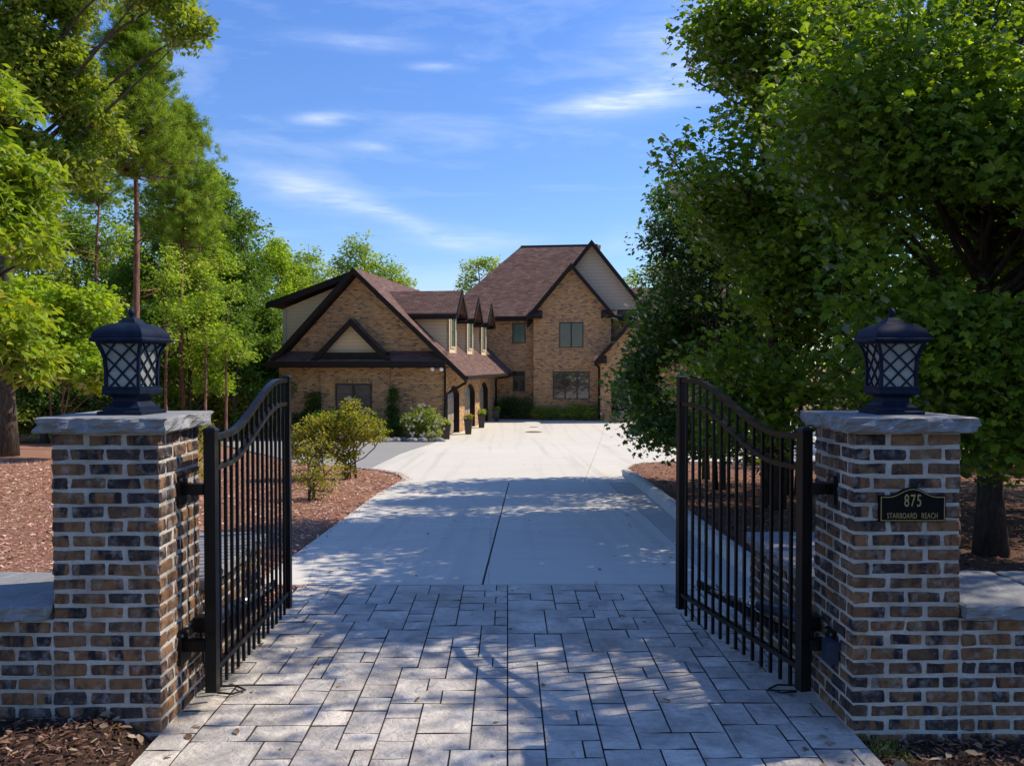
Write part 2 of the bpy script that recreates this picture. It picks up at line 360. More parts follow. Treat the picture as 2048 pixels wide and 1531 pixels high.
def f_barkd(t, p):
    co = geoco(t); n = t.noise(t.mapping(co, (1, 1, .3)), 20, 6, .7)
    t.put(p.inputs['Base Color'], t.ramp(n, [(.3, (.02, .014, .012)), (.8, (.09, .065, .05))])); t.put(p.inputs['Normal'], t.bump(n, .8, .02))
M['bark_dark'] = mat('dark_bark', rough=.95, fn=f_barkd, spec=.15)

# ------------------------------------------------------------------ mesh helpers
class MB:
    def __init__(s): s.v = []; s.f = []; s.uv = []
    def face(s, pts, uvs=None):
        i = len(s.v); s.v += [tuple(q) for q in pts]; s.f.append(tuple(range(i, i + len(pts))))
        s.uv.append(uvs)
    def box(s, x0, x1, y0, y1, z0, z1, rotuv=False):
        P = lambda x, y, z: (x, y, z)
        Q = [[P(x0, y0, z0), P(x1, y0, z0), P(x1, y0, z1), P(x0, y0, z1)], [P(x1, y1, z0), P(x0, y1, z0), P(x0, y1, z1), P(x1, y1, z1)],
             [P(x0, y1, z0), P(x0, y0, z0), P(x0, y0, z1), P(x0, y1, z1)], [P(x1, y0, z0), P(x1, y1, z0), P(x1, y1, z1), P(x1, y0, z1)],
             [P(x0, y0, z1), P(x1, y0, z1), P(x1, y1, z1), P(x0, y1, z1)], [P(x0, y1, z0), P(x1, y1, z0), P(x1, y0, z0), P(x0, y0, z0)]]
        for q in Q: s.face(q, autouv(q, rotuv))
        return s
    def obox(s, o, ax, ay, az):
        """box from a corner and three edge vectors"""
        o, ax, ay, az = map(Vector, (o, ax, ay, az))
        c = [o, o + ax, o + ax + ay, o + ay, o + az, o + ax + az, o + ax + ay + az, o + ay + az]
        for q in ((0, 1, 5, 4), (2, 3, 7, 6), (3, 0, 4, 7), (1, 2, 6, 5), (4, 5, 6, 7), (3, 2, 1, 0)):
            p = [c[k] for k in q]; s.face(p, autouv(p))
        return s
    def prism(s, poly, ext, rotuv=False):
        """planar polygon extruded by vector ext (poly a list of 3D points)"""
        poly = [Vector(p) for p in poly]; e = Vector(ext); n = len(poly)
        nrm = sum((poly[i].cross(poly[(i + 1) % n]) for i in range(n)), Vector())
        if nrm.dot(e) > 0: poly = poly[::-1]
        q = [p + e for p in poly]
        s.face(poly, autouv(poly, rotuv)); s.face(q[::-1], autouv(q[::-1], rotuv))
        for i in range(n):
            j = (i + 1) % n; f = [poly[j], poly[i], q[i], q[j]]; s.face(f, autouv(f, rotuv))
        return s
    def tube(s, pts, rad, sides=8, sq=False, cap=True, rot=0.0):
        pts = [Vector(p) for p in pts]; n = len(pts)
        if not hasattr(rad, '__len__'): rad = [rad] * n
        if sq: sides = 4; rot = PI / 4; k = math.sqrt(2)
        else: k = 1.0
        base = len(s.v); up = Vector((0, 0, 1)); prev = None
        for i, p in enumerate(pts):
            d = (pts[min(i + 1, n - 1)] - pts[max(i - 1, 0)]).normalized()
            a = d.cross(up) if abs(d.z) < .95 else d.cross(Vector((0, 1, 0)))
            if prev is not None:
                a2 = prev - d * prev.dot(d)
                if a2.length > 1e-4: a = a2
            a.normalize(); b = d.cross(a); prev = a
            for j in range(sides):
                t = rot + 2 * PI * j / sides
                s.v.append(tuple(p + (a * math.cos(t) + b * math.sin(t)) * rad[i] * k))
        for i in range(n - 1):
            for j in range(sides):
                a0 = base + i * sides + j; a1 = base + i * sides + (j + 1) % sides
                s.f.append((a0, a1, a1 + sides, a0 + sides)); s.uv.append(None)
        if cap:
            s.f.append(tuple(base + j for j in range(sides))[::-1]); s.uv.append(None)
            s.f.append(tuple(base + (n - 1) * sides + j for j in range(sides))); s.uv.append(None)
        return s
    def lathe(s, prof, sides=16, c=(0, 0, 0), sq=False, rot=0.0, cap=True):
        base = len(s.v)
        if sq: sides = 4; rot = PI / 4
        for (r, z) in prof:
            rr = r * (math.sqrt(2) if sq else 1)
            for j in range(sides):
                t = rot + 2 * PI * j / sides
                s.v.append((c[0] + rr * math.cos(t), c[1] + rr * math.sin(t), c[2] + z))
        for i in range(len(prof) - 1):
            for j in range(sides):
                a0 = base + i * sides + j; a1 = base + i * sides + (j + 1) % sides
                s.f.append((a0, a1, a1 + sides, a0 + sides)); s.uv.append(None)
        if cap:
            s.f.append(tuple(base + j for j in range(sides))[::-1]); s.uv.append(None)
            k = base + (len(prof) - 1) * sides; s.f.append(tuple(k + j for j in range(sides))); s.uv.append(None)
        return s
    def mesh(s, name, m, smooth=False, jitter=0, rng=None):
        me = bpy.data.meshes.new(name)
        v = s.v
        if jitter: v = [tuple(c + rng.uniform(-jitter, jitter) for c in p) for p in v]
        me.from_pydata(v, [], s.f)
        if any(u is not None for u in s.uv):
            ul = me.uv_layers.new(name='UVMap').data
            for poly, u in zip(me.polygons, s.uv):
                if u is None: u = autouv([s.v[k] for k in poly.vertices])
                for li, q in zip(poly.loop_indices, u): ul[li].uv = q
        if smooth: me.polygons.foreach_set('use_smooth', [True] * len(me.polygons))
        if m: me.materials.append(m)
        me.update()
        return me
    def obj(s, name, m, parent=None, smooth=False, **kw):
        return link(name, s.mesh(name, m, smooth), parent)

def autouv(p, rot=False):
    """UV in metres: horizontal run across, height (or slope distance) up"""
    p = [Vector(q) for q in p]; n = Vector((0, 0, 0))
    for i in range(len(p)):
        n += (p[i] - p[0]).cross(p[(i + 1) % len(p)] - p[0])
    if n.length < 1e-9: return [(0, 0)] * len(p)
    n.normalize()
    if abs(n.z) > .98: u, v = Vector((1, 0, 0)), Vector((0, 1, 0))
    else:
        u = Vector((0, 0, 1)).cross(n).normalized(); v = n.cross(u)
    r = [(q.dot(u), q.dot(v)) for q in p]
    return [(b, a) for a, b in r] if rot else r

def link(name, data, parent=None):
    o = bpy.data.objects.new(name, data); C.objects.link(o)
    if parent is not None: o.parent = parent
    return o
def tag(o, label=None, cat=None, group=None, kind=None):
    if label: o['label'] = label
    if cat: o['category'] = cat
    if group: o['group'] = group
    if kind: o['kind'] = kind
    return o
def thing(name, label, cat, loc=(0, 0, 0), rz=0, group=None):
    o = link(name, None); o.location = loc; o.rotation_euler = (0, 0, rz)
    return tag(o, label, cat, group)
def np_mesh(name, Vt, F, m, attr=None, smooth=False):
    me = bpy.data.meshes.new(name); nv = len(Vt); nf, k = F.shape
    me.vertices.add(nv); me.vertices.foreach_set('co', np.ascontiguousarray(Vt, dtype=np.float32).ravel())
    me.loops.add(nf * k); me.loops.foreach_set('vertex_index', np.ascontiguousarray(F, dtype=np.int32).ravel())
    me.polygons.add(nf); me.polygons.foreach_set('loop_start', np.arange(0, nf * k, k, dtype=np.int32))
    try: me.polygons.foreach_set('loop_total', np.full(nf, k, dtype=np.int32))
    except Exception: pass
    if smooth: me.polygons.foreach_set('use_smooth', np.ones(nf, dtype=bool))
    if attr is not None:
        a = me.attributes.new('rnd', 'FLOAT', 'POINT'); a.data.foreach_set('value', np.ascontiguousarray(attr, dtype=np.float32))
    me.materials.append(m); me.update(calc_edges=True)
    return me

# ------------------------------------------------------------------ terrain
HG = -1.08
def g(Y):
    if Y <= 8: return 0.0
    if Y >= 36: return HG
    return HG * (Y - 8) / 28
def gn(Y): return HG * np.clip((Y - 8) / 28, 0, 1)
drive_L = [(-1.99, 0), (-1.99, 7.9), (-2.42, 8.0), (-2.42, 15.5), (-2.32, 17.6), (-2.3, 18.45), (-2.57, 19.66), (-2.97, 20.33), (-3.45, 21.05), (-4.0, 21.4), (-4.94, 22.14), (-5.7, 23.0), (-10.5, 31.4), (-16, 40), (-30, 62)]
drive_R = [(1.99, 0), (1.99, 6.95), (2.62, 7.0), (2.60, 9.0), (2.66, 11.5), (2.75, 14), (2.82, 16.6), (2.84, 19.3), (2.95, 20.6), (3.12, 21.7), (3.4, 22.5), (3.85, 23.0), (4.6, 23.3), (6.5, 23.35), (16, 23.0), (24, 22.5)]
paved_poly = np.array(drive_L + [(-24, 62), (-14.9, 41.6), (-9.2, 37.2), (-5.6, 34.3), (-3.4, 33.6), (-2.85, 34.3), (-2.95, 36.35), (-.95, 50.0), (8, 49), (24, 47)] + drive_R[::-1])
def inside(poly, X, Y):
    r = np.zeros(X.shape, bool); n = len(poly); j = n - 1
    for i in range(n):
        xi, yi = poly[i]; xj, yj = poly[j]
        c = ((yi > Y) != (yj > Y)) & (X < (xj - xi) * (Y - yi) / (yj - yi + 1e-12) + xi)
        r ^= c; j = i
    return r
def pdist(poly, X, Y):
    d = np.full(X.shape, 1e9)
    for i in range(len(poly)):
        a = np.array(poly[i], float); b = np.array(poly[(i + 1) % len(poly)], float); ab = b - a
        t = np.clip(((X - a[0]) * ab[0] + (Y - a[1]) * ab[1]) / (ab @ ab + 1e-9), 0, 1)
        d = np.minimum(d, np.hypot(X - a[0] - t * ab[0], Y - a[1] - t * ab[1]))
    return d
def sn(X, Y, k=1.0, s=0):
    return (np.sin(X * 1.7 * k + 1.3 + s) * np.cos(Y * 1.3 * k + .4 + 2 * s) + .6 * np.sin(X * 3.9 * k + Y * 2.7 * k + s) + .4 * np.cos(X * 7.3 * k - Y * 6.1 * k + s)) / 2
def groundz(X, Y):
    X = np.asarray(X, float); Y = np.asarray(Y, float)
    z = gn(Y) + .012
    z = z + np.where((X < -1.9) & (Y < 5.2), .075 * np.clip((-X - 2.0) / .25, 0, 1), 0)
    z = z - np.where((X > 1.9) & (Y < 5.2), .055, 0)
    z = z + .025 * sn(X, Y, .7) + .012 * sn(X, Y, 3.1, 2)
    far = np.clip((np.abs(X) - 12) / 30, 0, 1); z = z + far * .6 * sn(X, Y, .12)
    d = pdist(paved_poly, X, Y); ins = inside(paved_poly, X, Y)
    e = np.clip(d / .18, 0, 1)
    z = np.where(ins, gn(Y) - .12, gn(Y) - .03 + (z - gn(Y) + .03) * e)
    hp = (X > -9.6) & (X < 16) & (Y > 37.2)
    return np.where(hp & ~ins, HG - .02, z)
def axis(lo, hi, f0, f1, st, grow=1.13, mx=14):
    a = list(np.arange(f0, f1, st)); s = st; x = a[-1]
    while x < hi: s = min(s * grow, mx); x += s; a.append(x)
    s = st; x = a[0]
    while x > lo: s = min(s * grow, mx); x -= s; a.insert(0, x)
    return np.array(a)
ax_, ay_ = axis(-400, 400, -7, 6.5, .09), axis(-60, 700, 2.5, 14, .1, 1.06)
GX, GY = np.meshgrid(ax_, ay_)
GZ = groundz(GX, GY)
nx, ny = len(ax_), len(ay_)
idx = np.arange(nx * ny).reshape(ny, nx)
F = np.stack([idx[:-1, :-1], idx[:-1, 1:], idx[1:, 1:], idx[1:, :-1]], -1).reshape(-1, 4)
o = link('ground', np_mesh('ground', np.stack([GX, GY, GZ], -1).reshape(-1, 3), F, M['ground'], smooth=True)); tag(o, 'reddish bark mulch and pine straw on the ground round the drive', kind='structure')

# mulch chips and straw
def chips(n, sampler, mats, seed, size=(.02, .07), name='mulch_chips', label='', zoff=.01):
    r = np.random.RandomState(seed); X, Y = sampler(r, n)
    k = ~inside(paved_poly, X, Y) & ~((np.abs(X) > 1.9) & (np.abs(X) < 2.65) & (Y > 4.7) & (Y < 6.95)) & ~((Y > 4.7) & (Y < 5.5))
    X, Y = X[k], Y[k]; n = len(X)
    Z = groundz(X, Y) + zoff + r.rand(n) * .012
    a = r.rand(n) * 2 * PI; L = r.uniform(size[0], size[1], n) * (.6 + .5 * np.clip(Y / 14, 0, 1.2)); W = L * r.uniform(.12, .45, n)
    tl = r.normal(0, .25, n); tl2 = r.normal(0, .35, n)
    u = np.stack([np.cos(a), np.sin(a), tl], -1) * (L / 2)[:, None]
    v = np.stack([-np.sin(a), np.cos(a), tl2], -1) * (W / 2)[:, None]
    c = np.stack([X, Y, Z], -1); h = np.array([0, 0, .004])
    Vt = np.stack([c - u - v * .6, c + u * .9 - v, c + u + v * .7, c - u * .9 + v], 1) + h
    F = np.arange(n * 4).reshape(n, 4)
    return tag(link(name, np_mesh(name, Vt.reshape(-1, 3), F, mats, np.repeat(r.rand(n), 4))), label, kind='stuff')
def s_left(r, n):
    Y = 5.5 + 18 * r.rand(n) ** 1.5; return -2.0 - r.rand(n) * (1.2 + Y * .52), Y
chips(42000, s_left, M['chip'], 1, label='red brown bark mulch chips left of the drive')
def s_right(r, n):
    Y = 6 + 17 * r.rand(n) ** 1.4; return 2.3 + r.rand(n) * (1 + Y * .38), Y
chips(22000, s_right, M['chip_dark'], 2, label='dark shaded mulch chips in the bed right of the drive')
def s_front(r, n):
    X = np.where(r.rand(n) < .5, -3.6 + 1.75 * r.rand(n), 1.9 + 1.4 * r.rand(n)); return X, 3.4 + 1.4 * r.rand(n)
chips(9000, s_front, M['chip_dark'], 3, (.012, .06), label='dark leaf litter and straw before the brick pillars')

def spill(n, seed):
    r = np.random.RandomState(seed); k = r.randint(1, 8, n); a = np.array(drive_L, float); u = r.rand(n)[:, None]; P = a[k] * (1 - u) + a[k + 1] * u
    X = P[:, 0] + np.abs(r.normal(0, .09, n)); Y = P[:, 1]; Z = gn(Y) + .004; an = r.rand(n) * 6.28; L = r.uniform(.015, .05, n); W = L * .35
    uu = np.stack([np.cos(an), np.sin(an), 0 * an], -1) * L[:, None] / 2; vv = np.stack([-np.sin(an), np.cos(an), .2 + 0 * an], -1) * W[:, None] / 2; c = np.stack([X, Y, Z + .003], -1)
    Vt = np.stack([c - uu - vv, c + uu - vv, c + uu + vv, c - uu + vv], 1)
    tag(link('mulch_chips', np_mesh('mulch_chips', Vt.reshape(-1, 3), np.arange(n * 4).reshape(n, 4), M['chip'], np.repeat(r.rand(n), 4))), 'bark chips spilled over the left edge of the drive', kind='stuff')
spill(900, 5)
# ------------------------------------------------------------------ paving
def clip(poly, n, c):
    """keep part of a 2D polygon with n.p <= c"""
    out = []
    for i in range(len(poly)):
        a, b = poly[i], poly[(i + 1) % len(poly)]
        da, db = n[0] * a[0] + n[1] * a[1] - c, n[0] * b[0] + n[1] * b[1] - c
        if da <= 0: out.append(a)
        if (da < 0 < db) or (db < 0 < da):
            t = da / (da - db); out.append((a[0] + t * (b[0] - a[0]), a[1] + t * (b[1] - a[1])))
    return out
def slab(name, poly, m, parent, dz=0.0, th=.1, bev=.004):
    bm = bmesh.new()
    vs = [bm.verts.new((x, y, g(y) + dz)) for x, y in poly]
    try: f = bm.faces.new(vs)
    except ValueError: bm.free(); return None
    f.normal_update()
    if f.normal.z < 0: f.normal_flip()
    ret = bmesh.ops.extrude_face_region(bm, geom=[f])
    low = [e for e in ret['geom'] if isinstance(e, bmesh.types.BMVert)]
    # move original down, keep the extruded copy up
    for e in low: pass
    top = [e for e in ret['geom'] if isinstance(e, bmesh.types.BMFace)]
    for v_ in vs: v_.co.z -= th
    bmesh.ops.recalc_face_normals(bm, faces=bm.faces[:])
    bmesh.ops.triangulate(bm, faces=[q for q in bm.faces if len(q.verts) > 4])
    me = bpy.data.meshes.new(name); bm.to_mesh(me); bm.free(); me.materials.append(m)
    return link(name, me, parent)
drive = tag(link('driveway', None), 'pale concrete driveway with a dark centre joint leading to the garage court', kind='structure')
J = lambda Y: -.24 + (Y - 7.97) * .028
rows = [7.975, 11.3, 14.5, 17.6]
G2 = .006
for a, b in zip(rows[:-1], rows[1:]):
    nseg = 3
    ys = [a + (b - a) * i / nseg for i in range(nseg + 1)]
    LX = lambda Y: float(np.interp(Y, [8, 15.5, 17.6], [-2.42, -2.42, -2.32]))
    KX = lambda Y: float(np.interp(Y, [8, 10.4, 12.2, 15.3, 18.1], [2.0, 2.04, 2.07, 2.06, 2.15]))
    RX = lambda Y: float(np.interp(Y, [8, 11.5, 14, 16.6, 19], [2.42, 2.46, 2.52, 2.6, 2.62]))
    ya, yb = a + G2 * .5, b - G2 * .5
    ys[0], ys[-1] = ya, yb
    slab('concrete_slab', [(LX(y), y) for y in ys] + [(J(y) - .011, y) for y in ys[::-1]], M['concrete'], drive)
    slab('concrete_slab', [(J(y) + .011, y) for y in ys] + [(KX(y) - .006, y) for y in ys[::-1]], M['concrete'], drive)
    slab('gutter_slab', [(KX(y) + .006, y) for y in ys] + [(RX(y) + .03, y) for y in ys[::-1]], M['kerb'], drive, dz=-.006)
slab('gutter_slab', [(2.0, 6.99), (2.45, 6.99), (2.45, 7.965), (2.0, 7.965)], M['kerb'], drive, dz=-.006)
court = [(-2.32, 17.6), (-2.3, 18.45), (-2.57, 19.66), (-2.97, 20.33), (-3.45, 21.05), (-3.4, 26.4), (-2.85, 33.9), (-2.95, 36.35), (-.95, 50.0), (8, 49), (24, 47),
         (24, 22.5), (16, 23.0), (6.5, 23.35), (4.6, 23.3), (3.85, 23.0), (3.4, 22.5), (3.12, 21.7), (2.95, 20.6), (2.84, 19.3), (2.7, 17.6)]
def lineclip(poly, p, q, side, gap=.005):
    n = (q[1] - p[1], -(q[0] - p[0])); L = math.hypot(*n); n = (n[0] / L * side, n[1] / L * side)
    return clip(poly, n, n[0] * p[0] + n[1] * p[1] - gap)
cuts = [17.61, 22.4, 27.0, 31.5, 36.0, 40.5, 45.5, 51]
for a, b in zip(cuts[:-1], cuts[1:]):
    row = clip(clip(court, (0, -1), -(a + .004)), (0, 1), b - .004)
    for side in (-1, 1):
        pc = lineclip(row, (1.67, 18.1), (5.38, 46.3), side)
        if side == 1 and b > 24:
            p1 = clip(pc, (1, 0), 11.0 - .004); p2 = clip(pc, (-1, 0), -11.004)
            for q in (p1, p2):
                if len(q) > 2: slab('concrete_slab', q, M['concrete'], drive)
        elif len(pc) > 2: slab('concrete_slab', pc, M['concrete'], drive)
side = tag(link('side_road', None), 'grey weathered concrete side lane curving off in front of the garage', kind='structure')
sr = [(-3.47, 21.06), (-4.0, 21.4), (-4.94, 22.14), (-5.7, 23.0), (-10.5, 31.4), (-16, 40), (-30, 62), (-24, 62), (-14.9, 41.6), (-9.2, 37.2), (-5.6, 34.3), (-3.4, 33.6), (-2.87, 33.85), (-3.42, 26.4)]
for a, b in ((20, 28), (28, 36), (36, 45), (45, 63)):
    q = clip(clip(sr, (0, -1), -(a + .004)), (0, 1), b - .004)
    if len(q) > 2: slab('concrete_slab', q, M['concrete_side'], side, dz=-.004)
sub = MB(); sub.face([(-1.985, 3.0, -.0145), (1.985, 3.0, -.0145), (1.985, 7.972, -.0145), (-1.985, 7.972, -.0145)])
sub.face([(-2.35, 8.0, -.05), (2.5, 8.0, -.05), (2.5, 17.6, g(17.6) - .04), (-2.3, 17.6, g(17.6) - .04)])
tag(sub.obj('joint_bed', M['joint']), 'dark dirt in the joints under the paving', kind='structure')

# apron of stamped ashlar stones
apron = tag(link('entrance_apron', None), 'apron of grey stamped ashlar stones between the brick pillars', kind='structure')
rp = random.Random(11); u0 = .1040
nxc, nyc = 38, 42
occ = [[False] * nyc for _ in range(nxc)]
x00, y00 = -1.976, 7.965 - nyc * u0
def stone_mesh(w_, h_, rr):
    bm = bmesh.new(); gp = .002; b = .003
    nx_, ny_ = max(2, round(w_ / .16)), max(2, round(h_ / .16))
    xs = [gp, gp + b] + [gp + b + (w_ - 2 * gp - 2 * b) * i / nx_ for i in range(1, nx_)] + [w_ - gp - b, w_ - gp]
    ys = [gp, gp + b] + [gp + b + (h_ - 2 * gp - 2 * b) * i / ny_ for i in range(1, ny_)] + [h_ - gp - b, h_ - gp]
    grid = []
    for i, x in enumerate(xs):
        r_ = []
        for j, y in enumerate(ys):
            edge = i in (0, len(xs) - 1) or j in (0, len(ys) - 1)
            z = -.009 if edge else rr.uniform(-.004, .002)
            r_.append(bm.verts.new((x + (rr.uniform(-.003, .003) if edge else 0), y + (rr.uniform(-.003, .003) if edge else 0), z)))
        grid.append(r_)
    for i in range(len(xs) - 1):
        for j in range(len(ys) - 1):
            fc = bm.faces.new((grid[i][j], grid[i + 1][j], grid[i + 1][j + 1], grid[i][j + 1]))
            if i in (0, len(xs) - 2) or j in (0, len(ys) - 2): fc.material_index = 1
    ring = [grid[i][0] for i in range(len(xs))] + [grid[-1][j] for j in range(1, len(ys))] + [grid[i][-1] for i in range(len(xs) - 2, -1, -1)] + [grid[0][j] for j in range(len(ys) - 2, 0, -1)]
    lows = [bm.verts.new((q.co.x, q.co.y, -.05)) for q in ring]
    for i in range(len(ring)):
        j = (i + 1) % len(ring); bm.faces.new((ring[j], ring[i], lows[i], lows[j])).material_index = 1
    me = bpy.data.meshes.new('paving_stone'); bm.to_mesh(me); bm.free(); me.materials.append(M['paver']); me.materials.append(M['joint'])
    return me
stone_cache = {}; seam = {}
for j in range(nyc - 1, -1, -1):
    for i in range(nxc):
        if occ[i][j]: continue
        opts = [(4, 3), (3, 3), (3, 2), (2, 2), (2, 3), (4, 2), (2, 2), (3, 4), (4, 3), (3, 2), (3, 3), (3, 2)]; rp.shuffle(opts)
        free = 0
        while i + free < nxc and not occ[i + free][j]: free += 1
        opts = [q for q in opts if q[0] <= free and free - q[0] != 1 and not (j + 1 < nyc and seam.get((i, j + 1)) and seam.get((i + q[0], j + 1)))] + [q for q in opts if q[0] <= free]
        for (a, b) in opts + [(2, 1), (1, 2), (1, 1)]:
            if i + a > nxc or j - b + 1 < 0: continue
            if i < 19 < i + a: continue
            if all(not occ[i + p][j - q] for p in range(a) for q in range(b)): break
        for p in range(a):
            for q in range(b): occ[i + p][j - q] = True
        for q in range(b): seam[(i, j - q)] = True; seam[(i + a, j - q)] = True
        key = (a, b, rp.randrange(3))
        if key not in stone_cache: stone_cache[key] = stone_mesh(a * u0, b * u0, rp)
        so = link('paving_stone', stone_cache[key], apron)
        so.location = (x00 + i * u0, y00 + (j - b + 1) * u0, 0.0016 * rp.uniform(-1, 1)); so.rotation_euler = (rp.uniform(-.003, .003), rp.uniform(-.003, .003), 0)

# kerb on the right
kerb_path = [(2.53, 7.0), (2.52, 9.0), (2.57, 11.5), (2.65, 14), (2.72, 16.6), (2.76, 19.0), (2.9, 20.5)]
kp = []
for (a, b) in zip(kerb_path[:-1], kerb_path[1:]):
    L = math.hypot(b[0] - a[0], b[1] - a[1]); n_ = max(1, round(L / .5))
    for k in range(n_): kp.append((a[0] + (b[0] - a[0]) * k / n_, a[1] + (b[1] - a[1]) * k / n_))
kp.append(kerb_path[-1])
kerb = tag(link('kerb', None), 'low rounded concrete kerb holding back the mulch bed right of the drive', kind='structure')
prof = [(-.13, -.06), (-.125, .0), (-.09, .06), (-.07, .11), (-.03, .135), (.05, .135), (.09, .115), (.10, -.06)]
def kerb_piece(pts):
    mb = MB(); n_ = len(pts); m_ = len(prof)
    for i, (x, y) in enumerate(pts):
        a = pts[max(i - 1, 0)]; b = pts[min(i + 1, n_ - 1)]; d = Vector((b[0] - a[0], b[1] - a[1], 0)).normalized(); s_ = Vector((d.y, -d.x, 0))
        f = min(1, max(.15, (21 - y) / 2.2))
        for (pu, pz) in prof: mb.v.append((x + s_.x * pu, y + s_.y * pu, g(y) + (pz * f if pz > 0 else pz)))
    for i in range(n_ - 1):
        for j in range(m_ - 1):
            k = i * m_ + j; mb.f.append((k, k + m_, k + m_ + 1, k + 1)); mb.uv.append(None)
    mb.f.append(tuple(range(m_))); mb.f.append(tuple((n_ - 1) * m_ + j for j in range(m_))[::-1]); mb.uv += [None, None]
    o = mb.obj('kerb_stone', M['kerb'], kerb, smooth=False)
    return o
st_ = 0
while st_ < len(kp) - 1:
    en = min(st_ + 6, len(kp) - 1); seg = list(kp[st_:en + 1])
    a, b = seg[0], seg[1]; seg[0] = (a[0] + (b[0] - a[0]) * .02, a[1] + (b[1] - a[1]) * .02)
    kerb_piece(seg); st_ = en
dr = thing('drain_cover', 'rusty round drain cover set in the bright concrete court', 'drain cover', (1.25, 39.8, g(39.8)))
MB().lathe([(.42, .0), (.42, .012), (.38, .016)], 20).obj('frame', M['concrete_side'], dr); MB().lathe([(.34, .0), (.34, .022), (.3, .024)], 20).obj('grate', M['rust'], dr)
dr2 = thing('drain_cover', 'small grey cleanout cover behind the rusty drain', 'drain cover', (1.35, 43.0, g(43)))
MB().lathe([(.24, .0), (.24, .014)], 16).obj('lid', M['concrete_side'], dr2)

# ------------------------------------------------------------------ brick masonry
rb = random.Random(5)
BL, BH, BD, CO, MJ = .2033, .0813, .092, .0813, .016
def brick_mesh(l, d, h, k):
    bm = bmesh.new(); bmesh.ops.create_cube(bm, size=1.0)
    for v_ in bm.verts: v_.co = Vector((v_.co.x * l, v_.co.y * d, v_.co.z * h))
    bmesh.ops.bevel(bm, geom=bm.edges[:], offset=.009, segments=1, affect='EDGES')
    for v_ in bm.verts: v_.co += Vector([rb.uniform(-.0046, .0046) for _ in range(3)])
    me = bpy.data.meshes.new('brick'); bm.to_mesh(me); bm.free(); me.materials.append(M['brick'])
    return me
full = [brick_mesh(BL - MJ, BD, BH - MJ, i) for i in range(10)]
half = [brick_mesh(BL / 2 - MJ, BD, BH - MJ, i) for i in range(5)]
def put_brick(parent, x, y, z, rz=0, h=False):
    o = link('brick', rb.choice(half if h else full), parent); o.location = (x + rb.uniform(-.002, .002), y + rb.uniform(-.002, .002), z + rb.uniform(-.0015, .0015))
    o.rotation_euler = (rb.choice((0, PI)), rb.uniform(-.008, .008), rz + rb.choice((0, PI)) + rb.uniform(-.006, .006))
def rock_slab(name, x0, x1, y0, y1, z0, z1, parent, seed, amp=.016):
    """quarried slab with a chiselled edge"""
    r = random.Random(seed); per = []
    def side_(ax, ay, bx, by):
        L = math.hypot(bx - ax, by - ay); n_ = max(4, int(L / .05))
        for i in range(n_): per.append((ax + (bx - ax) * i / n_, ay + (by - ay) * i / n_))
    side_(x0, y0, x1, y0); side_(x1, y0, x1, y1); side_(x1, y1, x0, y1); side_(x0, y1, x0, y0)
    cx, cy = (x0 + x1) / 2, (y0 + y1) / 2; hx, hy = (x1 - x0) / 2, (y1 - y0) / 2
    lv = [0, .12, .34, .5, .72, .93, 1.0]; n_ = len(per); mb = MB()
    ph = [r.uniform(0, 6) for _ in range(4)]
    for li, f in enumerate(lv):
        for i, (x, y) in enumerate(per):
            s_ = i * .05
            off = amp * (.5 * math.sin(s_ * 17 + ph[0] + f * 4) + .4 * math.sin(s_ * 41 + ph[1] - f * 6)) + r.uniform(-.4, .4) * amp - amp * .6
            if li == 0: off -= amp * .8
            if li == len(lv) - 1: off -= amp * 1.1
            zz = z0 + (z1 - z0) * f + (r.uniform(-.004, .004) if 0 < li < len(lv) - 1 else 0)
            mb.v.append((cx + (x - cx) * (1 + off / hx), cy + (y - cy) * (1 + off / hy), zz))
    for li in range(len(lv) - 1):
        for i in range(n_):
            j = (i + 1) % n_; a = li * n_ + i; b = li * n_ + j
            mb.f.append((a, b, b + n_, a + n_)); mb.uv.append(None)
    mb.f.append(tuple(range(n_))[::-1]); mb.f.append(tuple((len(lv) - 1) * n_ + i for i in range(n_))); mb.uv += [None, None]
    return mb.obj(name, M['stone'], parent)
PW = 3 * BL
def pillar(x0, y0, label):
    t = thing('gate_pillar', label, 'pillar', (x0, y0, 0), 0, 'brick pillars at the gate')
    e = .007
    MB().box(e, PW - e, e, PW - e, -.1, 21 * CO + .001).obj('mortar', M['mortar'], t)
    for k in range(-1, 21):
        z = (k + .5) * CO; hb = BD / 2
        if k % 2 == 0:
            for i in range(3):
                e_ = (i - 1) * .0085
                put_brick(t, (i + .5) * BL + e_, hb, z); put_brick(t, (i + .5) * BL + e_, PW - hb, z)
            for i in range(2):
                y = BL * .5 + (i + .5) * BL
                put_brick(t, hb, y, z, PI / 2); put_brick(t, PW - hb, y, z, PI / 2)
        else:
            for i in range(3):
                e_ = (i - 1) * .0085
                put_brick(t, hb, (i + .5) * BL + e_, z, PI / 2); put_brick(t, PW - hb, (i + .5) * BL + e_, z, PI / 2)
            for i in range(2):
                x = BL * .5 + (i + .5) * BL
                put_brick(t, x, hb, z); put_brick(t, x, PW - hb, z)
    rock_slab('cap_stone', -.075, PW + .075, -.075, PW + .075, 21 * CO + .002, 21 * CO + .092, t, int(x0 * 100) + 900, .018)
    return t
PY = 4.73
XL, XR = -1.96, 1.96
pillar(XL - PW, PY, 'mottled brick pillar beside the left gate leaf, without a plaque')
pillar(XR, PY, 'mottled brick pillar with the address plaque on its front')
